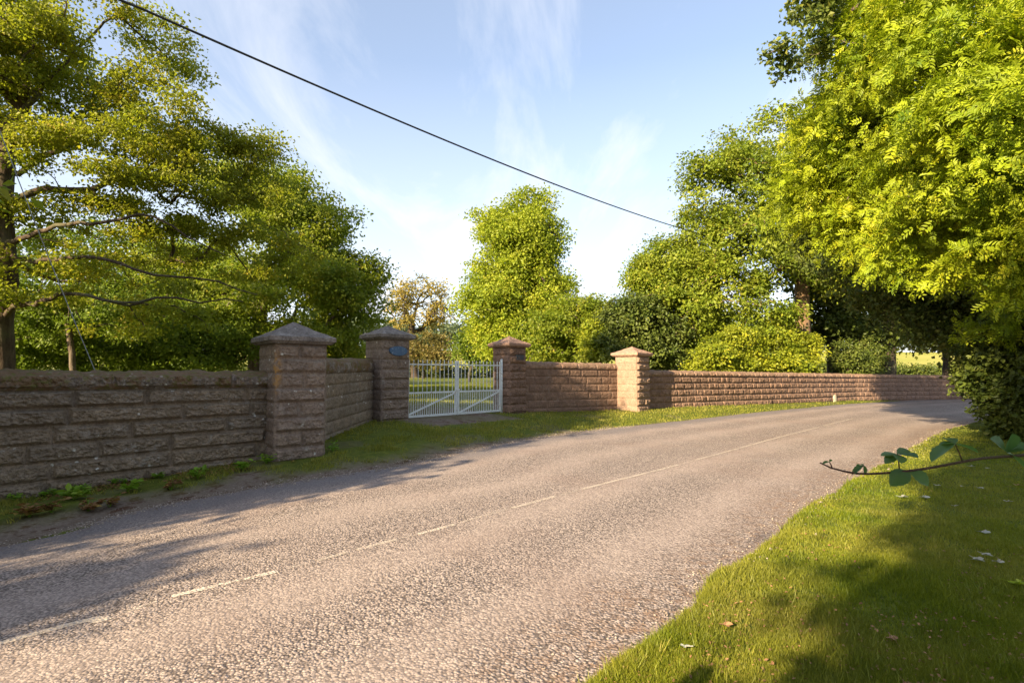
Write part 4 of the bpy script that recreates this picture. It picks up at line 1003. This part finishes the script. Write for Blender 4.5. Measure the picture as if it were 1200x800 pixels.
for (px, py, r, lab, mt) in [(86, 592, .20, 'bright green broad-leaved weed under the second lowest course of the left wall', None), (148, 582, .16, 'low green weed right of the broad-leaved weed', None), (103, 601, .15, 'yellowing dock leaves in front of the broad-leaved weed', redweed),
        (35, 612, .18, 'reddish dying weeds at the foot of the wall, far left', redweed), (232, 566, .13, 'small green weed midway along the left wall foot', None), (285, 556, .15, 'leafy green weed beside the nearest pier', None), (312, 548, .13, 'weed touching the corner of the nearest pier', None),
        (200, 578, .12, 'reddish low weed between two green ones', redweed), (128, 596, .13, 'yellow-red leaves between the two green weeds', redweed), (60, 606, .13, 'reddish weed left of the broad-leaved weed', redweed), (390, 533, .10, 'tuft of weeds right of the nearest pier', None)]:
    weed(px, py, lab, r, 30, mt)
litter_mat = leaf_mat('fallen_leaf', (.22, .24, .20), (.42, .45, .40), (.30, .17, .08), trans=.15)
brown_mat = leaf_mat('brown_fallen_leaf', (.16, .08, .035), (.28, .15, .07), (.35, .2, .1), trans=.1)
def fallen(px, py, size, label, mat, lobes_=5):
    p = on_ground(px, py); z = float(ground_at(p[0], p[1])[0]) + .035; mb = MB(); a0 = rng.uniform(0, 6.28); n = 20; rim = []
    for k in range(n):
        w_ = 2 * math.pi * k / n; r = size * (.55 + .45 * abs(math.cos(w_ * lobes_ / 2))) * rng.uniform(.85, 1.1)
        rim.append((p[0] + math.cos(w_ + a0) * r, p[1] + math.sin(w_ + a0) * r * .7, z + .35 * size * (.5 + .5 * math.cos(2 * w_ + a0)) * rng.uniform(.6, 1.2)))
    mb.add(rim + [(p[0], p[1], z)], [(n, k, (k + 1) % n) for k in range(n)])
    mb.tube([(p[0], p[1], z), (p[0] + math.cos(a0) * size * 1.5, p[1] + math.sin(a0) * size * 1.5, z + .01)], .0025, 5)
    o = mb.build('fallen_leaf', mat); at_ = o.data.attributes.new('tint', 'FLOAT', 'FACE'); at_.data.foreach_set('value', rng.random(len(o.data.polygons)).astype(np.float32)); tag(o, label, 'leaf', 'fallen leaves on the lawn')
SH = 'small pale curled leaf lying on the shaded lawn'
for px, py, s, lab, mt in [(1060, 589, .06, 'left leaf of the pale pair high on the shaded lawn', litter_mat), (1083, 590, .07, 'right leaf of the pale pair high on the shaded lawn', litter_mat), (1152, 634, .065, 'curled pale leaf midway down the right lawn', litter_mat),
        (1146, 665, .06, 'front left leaf of the pale trio low on the right lawn', litter_mat), (1157, 660, .05, 'back leaf of the pale trio low on the right lawn', litter_mat), (1170, 669, .05, 'right leaf of the pale trio low on the right lawn', litter_mat),
        (1191, 575, .05, 'reddish brown leaf near the right edge of the lawn', brown_mat), (1150, 580, .05, SH, litter_mat), (1118, 600, .03, SH, litter_mat), (1180, 595, .04, SH, litter_mat), (1140, 553, .05, SH, litter_mat), (1158, 555, .04, SH, litter_mat),
        (1128, 577, .03, SH, litter_mat), (1098, 575, .04, SH, litter_mat), (850, 748, .045, 'brown crumpled leaf on the sunlit edge of the lawn', brown_mat), (1045, 763, .04, 'tiny brown leaf low on the shaded lawn', brown_mat), (1195, 695, .07, 'yellow-green leaf cut by the right edge', M['ash']), (803, 773, .03, 'pale fleck of leaf on the sunlit grass near the bottom', litter_mat)]:
    fallen(px, py, s, lab, mt)

def litter(n, name, label, mat, s0, s1, off0, off1, seed):
    q = np.random.default_rng(seed); sx = q.uniform(s0, s1, n); o_ = q.uniform(0, 1, n) ** 1.5 * (off1 - off0) + off0
    x = LWs[0] - e1a[0] * sx - e1n[0] * o_; y = LWs[1] - e1a[1] * sx - e1n[1] * o_
    k = vnoise(x * 2.2, y * 2.2, 5.) > .42; x = x[k]; y = y[k]; z = ground_at(x, y)[0] + .012; m = len(x)
    C = np.stack([x, y, z], 1); Nn = rand_unit(m) * .5 + np.array([0, 0, 1.]); Nn /= np.linalg.norm(Nn, axis=1)[:, None]; D = rand_unit(m); D -= (D * Nn).sum(1)[:, None] * Nn; D /= np.linalg.norm(D, axis=1)[:, None]
    L = q.uniform(.02, .055, m); tag(leaves_mesh(name, C, D, Nn, L, L * .7, q.random(m), mat, True), label, kind='stuff')
litter(2600, 'leaf_litter', 'reddish brown leaf litter along the foot of the left wall', redweed, -.3, 7, .03, .75, 4)
for k_ in range(14):
    sx = rng.uniform(.3, 4.6); of = rng.uniform(.05, .28); P_ = LWs - e1a * sx - e1n * of
    u_p = P_; d_ = np.array([u_p[0], u_p[1], float(G(*u_p)) - EYE]); f_ = d_[1] * CP + d_[2] * SP; ux = -d_[1] * SP + d_[2] * CP
    weed(600 + F * d_[0] / f_, 400 - F * ux / f_, 'small green tuft growing tight against the left wall', rng.uniform(.05, .09), 30, M['weed'], h=.09)

# dead bits on the lawn, grit along both road edges
x, y = scatter_px(2600, 640, 1260, 520, 860); z, so, od, lf = ground_at(x, y); k = (od > .05) & (lf < .5) & (vnoise(x * 1.5, y * 1.5, 9.) > .45); x, y, z = x[k], y[k], z[k]; m = len(x)
Nn = rand_unit(m) * .6 + np.array([0, 0, .9]); Nn /= np.linalg.norm(Nn, axis=1)[:, None]; D = rand_unit(m); D -= (D * Nn).sum(1)[:, None] * Nn; D /= np.linalg.norm(D, axis=1)[:, None]
L = rng.uniform(.008, .028, m); tag(leaves_mesh('lawn_litter', np.stack([x, y, z + .022], 1), D, Nn, L, L * .55, rng.random(m), brown_mat, True), kind='stuff')
def grit(E, sgn, n, name):
    q = np.random.default_rng(5); i = q.integers(0, len(E) - 1, n * 6); P_ = E[i] + (E[i + 1] - E[i]) * q.random(n * 6)[:, None]; t = E[i + 1] - E[i]; t /= np.linalg.norm(t, axis=1)[:, None]
    nm_ = np.stack([-t[:, 1], t[:, 0]], 1) * sgn; P_ = P_ + nm_ * (q.normal(size=(n * 6, 1)) * .13 + .03); k = (P_[:, 1] > 1.5) & (P_[:, 1] < 16) & (np.abs(P_[:, 0]) < 12); P_ = P_[k]
    zz, so, od, lf = ground_at(P_[:, 0], P_[:, 1]); zz = np.where(od < 0, road_z(P_[:, 0], P_[:, 1]) - .018, zz); m = len(P_)
    o8 = np.array([(1, 0, 0), (0, 1, 0), (-1, 0, 0), (0, -1, 0), (0, 0, .7), (0, 0, -.7)], float); fc = np.array([(0, 1, 4), (1, 2, 4), (2, 3, 4), (3, 0, 4), (1, 0, 5), (2, 1, 5), (3, 2, 5), (0, 3, 5)])
    sz = q.uniform(.004, .012, m) * (1 + 1.2 * (q.random(m) > .97)); V = o8[None] * sz[:, None, None] * q.uniform(.6, 1.3, (m, 6, 1)) + np.concatenate([P_, zz[:, None] + .004], 1)[:, None]
    F_ = (np.arange(m)[:, None, None] * 6 + fc[None]).reshape(-1, 3); tag(quads(name, V.reshape(-1, 3), F_, M['grit'], attrs={'tint': ('POINT', np.repeat(q.random(m), 6))}), kind='stuff')
t_ = NT('grit'); M['grit'] = t_.done(t_.pbr(t_.mix(t_.attr('tint'), (.14, .11, .09), (.42, .35, .29)), .9))
grit(LE, 1, 9000, 'road_grit'); grit(RE, 1, 2200, 'road_grit')

# utility pole (just outside the view), cable and stay
pole_xy = np.array([-9.3, 8.3]); pz = float(G(*pole_xy))
proot = empty('utility_pole', (pole_xy[0], pole_xy[1], pz)); tag(proot, 'wooden cable pole behind the left wall', 'pole')
mb = MB(); mb.tube([(*pole_xy, pz - .5), (*pole_xy, 9.2)], [.15, .11], 14); adopt(mb.build('pole', M['wood'], shade=True), proot)
mb = MB(); mb.box((*pole_xy, 8.75), (.7, .7, 0), (-.7, .7, 0), (0, 0, 1), .12, .12, .05); adopt(mb.build('bracket', M['wire']), proot)
Pa = np.array([*pole_xy, 8.75]); Pm = at(165, 10, 10.7); Pe = at(792, 260, 30.); 
far = Pe + (Pe - Pm) * .25
pts = []
for t in np.linspace(0, 1, 60):
    if t < .1: pts.append(Pa + (Pm - Pa) * (t / .1))
    else: q = (t - .1) / .9; pts.append(Pm + (far - Pm) * q + np.array([0, 0, -.55 * 4 * q * (1 - q) * .8]))
mb = MB(); mb.tube(pts, .026, 8); o = mb.build('overhead_cable', M['cable'], shade=True); tag(o, 'thick black overhead cable crossing the sky from upper left', 'cable')
end2 = far; z2 = float(G(end2[0], end2[1])); pr2 = empty('utility_pole', (end2[0], end2[1], z2)); tag(pr2, 'cable pole hidden in the crown of the leaning tree', 'pole')
mb = MB(); mb.tube([(end2[0], end2[1] + .14, z2 - .5), (end2[0], end2[1] + .14, end2[2] + .3)], [.15, .11], 12); adopt(mb.build('pole', M['wood'], shade=True), pr2)
A0 = at(118, 450, 11.0); T0 = at(-46, 30, 9.6); pts = [T0 + (A0 - T0) * t + np.array([0, 0, -.12 * 4 * t * (1 - t)]) for t in np.linspace(0, 1, 24)]
A0g = A0.copy(); A0g[2] = float(G(A0[0], A0[1])); pts.append(A0g)
mb = MB(); mb.tube([np.array([*pole_xy, 8.6])] + pts, .009, 6); o = mb.build('stay_wire', M['wire'], shade=True); tag(o, 'thin grey stay wire slanting down behind the left wall', 'wire')

# twig with compound leaves in front of the lens
def twig():
    base = np.array([2.35, 1.95, float(G(2.35, 1.95))]); root = empty('sapling', tuple(base)); tag(root, 'thin leafy twig reaching in low from the right edge across the lawn', 'twig')
    Y0 = 1.75
    path = [base, np.array([2.3, 1.95, .7]), np.array([2.0, 1.9, 1.22]), at(1255, 524, Y0 + .05), at(1200, 533, Y0), at(1150, 537, Y0), at(1090, 548, Y0), at(1050, 553, Y0), at(1010, 555, Y0), at(985, 551, Y0), at(965, 545, Y0), at(961, 542, Y0)]
    P = catmull(path, 60); R = np.interp(np.linspace(0, 1, 60), [0, .5, .6, .95, 1], [.012, .007, .0052, .0034, .0022])
    mb = MB(); mb.tube(P, R, 8); 
    st = [(at(1054, 552, Y0), at(1051, 532, Y0 + .02)), (at(1128, 541, Y0), at(1119, 520, Y0)), (at(975, 549, Y0), at(972, 541, Y0)), (at(1000, 554, Y0), at(1012, 545, Y0))]
    for a_, b_ in st: mb.tube([a_, (a_ + b_) / 2 + np.array([.002, 0, 0]), b_], [.0025, .002, .0018], 6)
    adopt(mb.build('stem', bark_mat('twig_bark', (.10, .05, .04), (.20, .11, .07), 8), shade=True), root)
    def leaflet(a_, b_, wid_, droop, tilt, pos_n=(0, -.45, .9)):
        a_ = np.asarray(a_); b_ = np.asarray(b_); d = b_ - a_; L = np.linalg.norm(d); d /= L; n_ = np.array(pos_n) + np.array([0, tilt, 0]); n_ -= (n_ @ d) * d; n_ /= np.linalg.norm(n_); s = np.cross(d, n_)
        m = 12; V = []
        for i in range(m + 1):
            t = i / m; w_ = wid_ * math.sin(math.pi * t ** 1.15) ** .75 * (1 + .10 * (i % 2)); c = a_ + d * L * t + up * (-droop * t * t * L)
            for q in (-1, -.5, 0, .5, 1): V.append(c + s * w_ * q * .5 + n_ * (abs(q) * w_ * .16 + .02 * w_ * math.sin(t * 25) * abs(q)))
        Fq = [(i * 5 + j, i * 5 + j + 1, (i + 1) * 5 + j + 1, (i + 1) * 5 + j) for i in range(m) for j in range(4)]
        return V, Fq
    def cluster(items, lab=None):
        mb = MB()
        for it in items: mb.add(*leaflet(*it))
        o = mb.build('leaf', M['twigleaf'], shade=True); at_ = o.data.attributes.new('tint', 'FLOAT', 'FACE'); at_.data.foreach_set('value', np.full(len(o.data.polygons), rng.uniform(.2, .7), np.float32)); adopt(o, root)
    y = Y0
    c = at(1051, 532, y + .02)
    for q, w_ in ((at(1032, 532, y - .03), .022), (at(1037, 541, y - .06), .03), (at(1056, 540, y - .10), .036), (at(1076, 535, y - .05), .042), (at(1065, 526, y + .05), .03)): cluster([(c, q, w_, .05, -.1)])
    c = at(1066, 552, y); cluster([(c, at(1043, 564, y - .03), .052, .15, -.3)]); cluster([(c, at(1088, 566, y - .03), .055, .15, -.3)])
    c = at(1119, 520, y); cluster([(c, at(1091, 529, y - .03), .050, .3, .5)]); cluster([(c, at(1146, 527, y - .02), .045, .15, .5)]); cluster([(c, at(1108, 511, y + .05), .04, .1, .2)]); cluster([(c, at(1100, 519, y + .02), .04, .15, .4)])
    c = at(1180, 530, y); cluster([(c, at(1160, 511, y), .06, .1, -.2)]); cluster([(c, at(1186, 505, y - .03), .06, .1, -.3)]); cluster([(c, at(1204, 518, y - .02), .06, .1, .1)]); cluster([(c, at(1202, 545, y), .055, .2, .2)])
    for a_, q, w_ in ((at(1012, 545, y), at(998, 550, y), .018), (at(1012, 545, y), at(1014, 553, y), .016), (at(1012, 545, y), at(1004, 541, y + .03), .016), (at(972, 541, y), at(963, 540, y), .010), (at(972, 541, y), at(975, 536, y), .008)): cluster([(a_, q, w_, .4, -.1)])
twig()
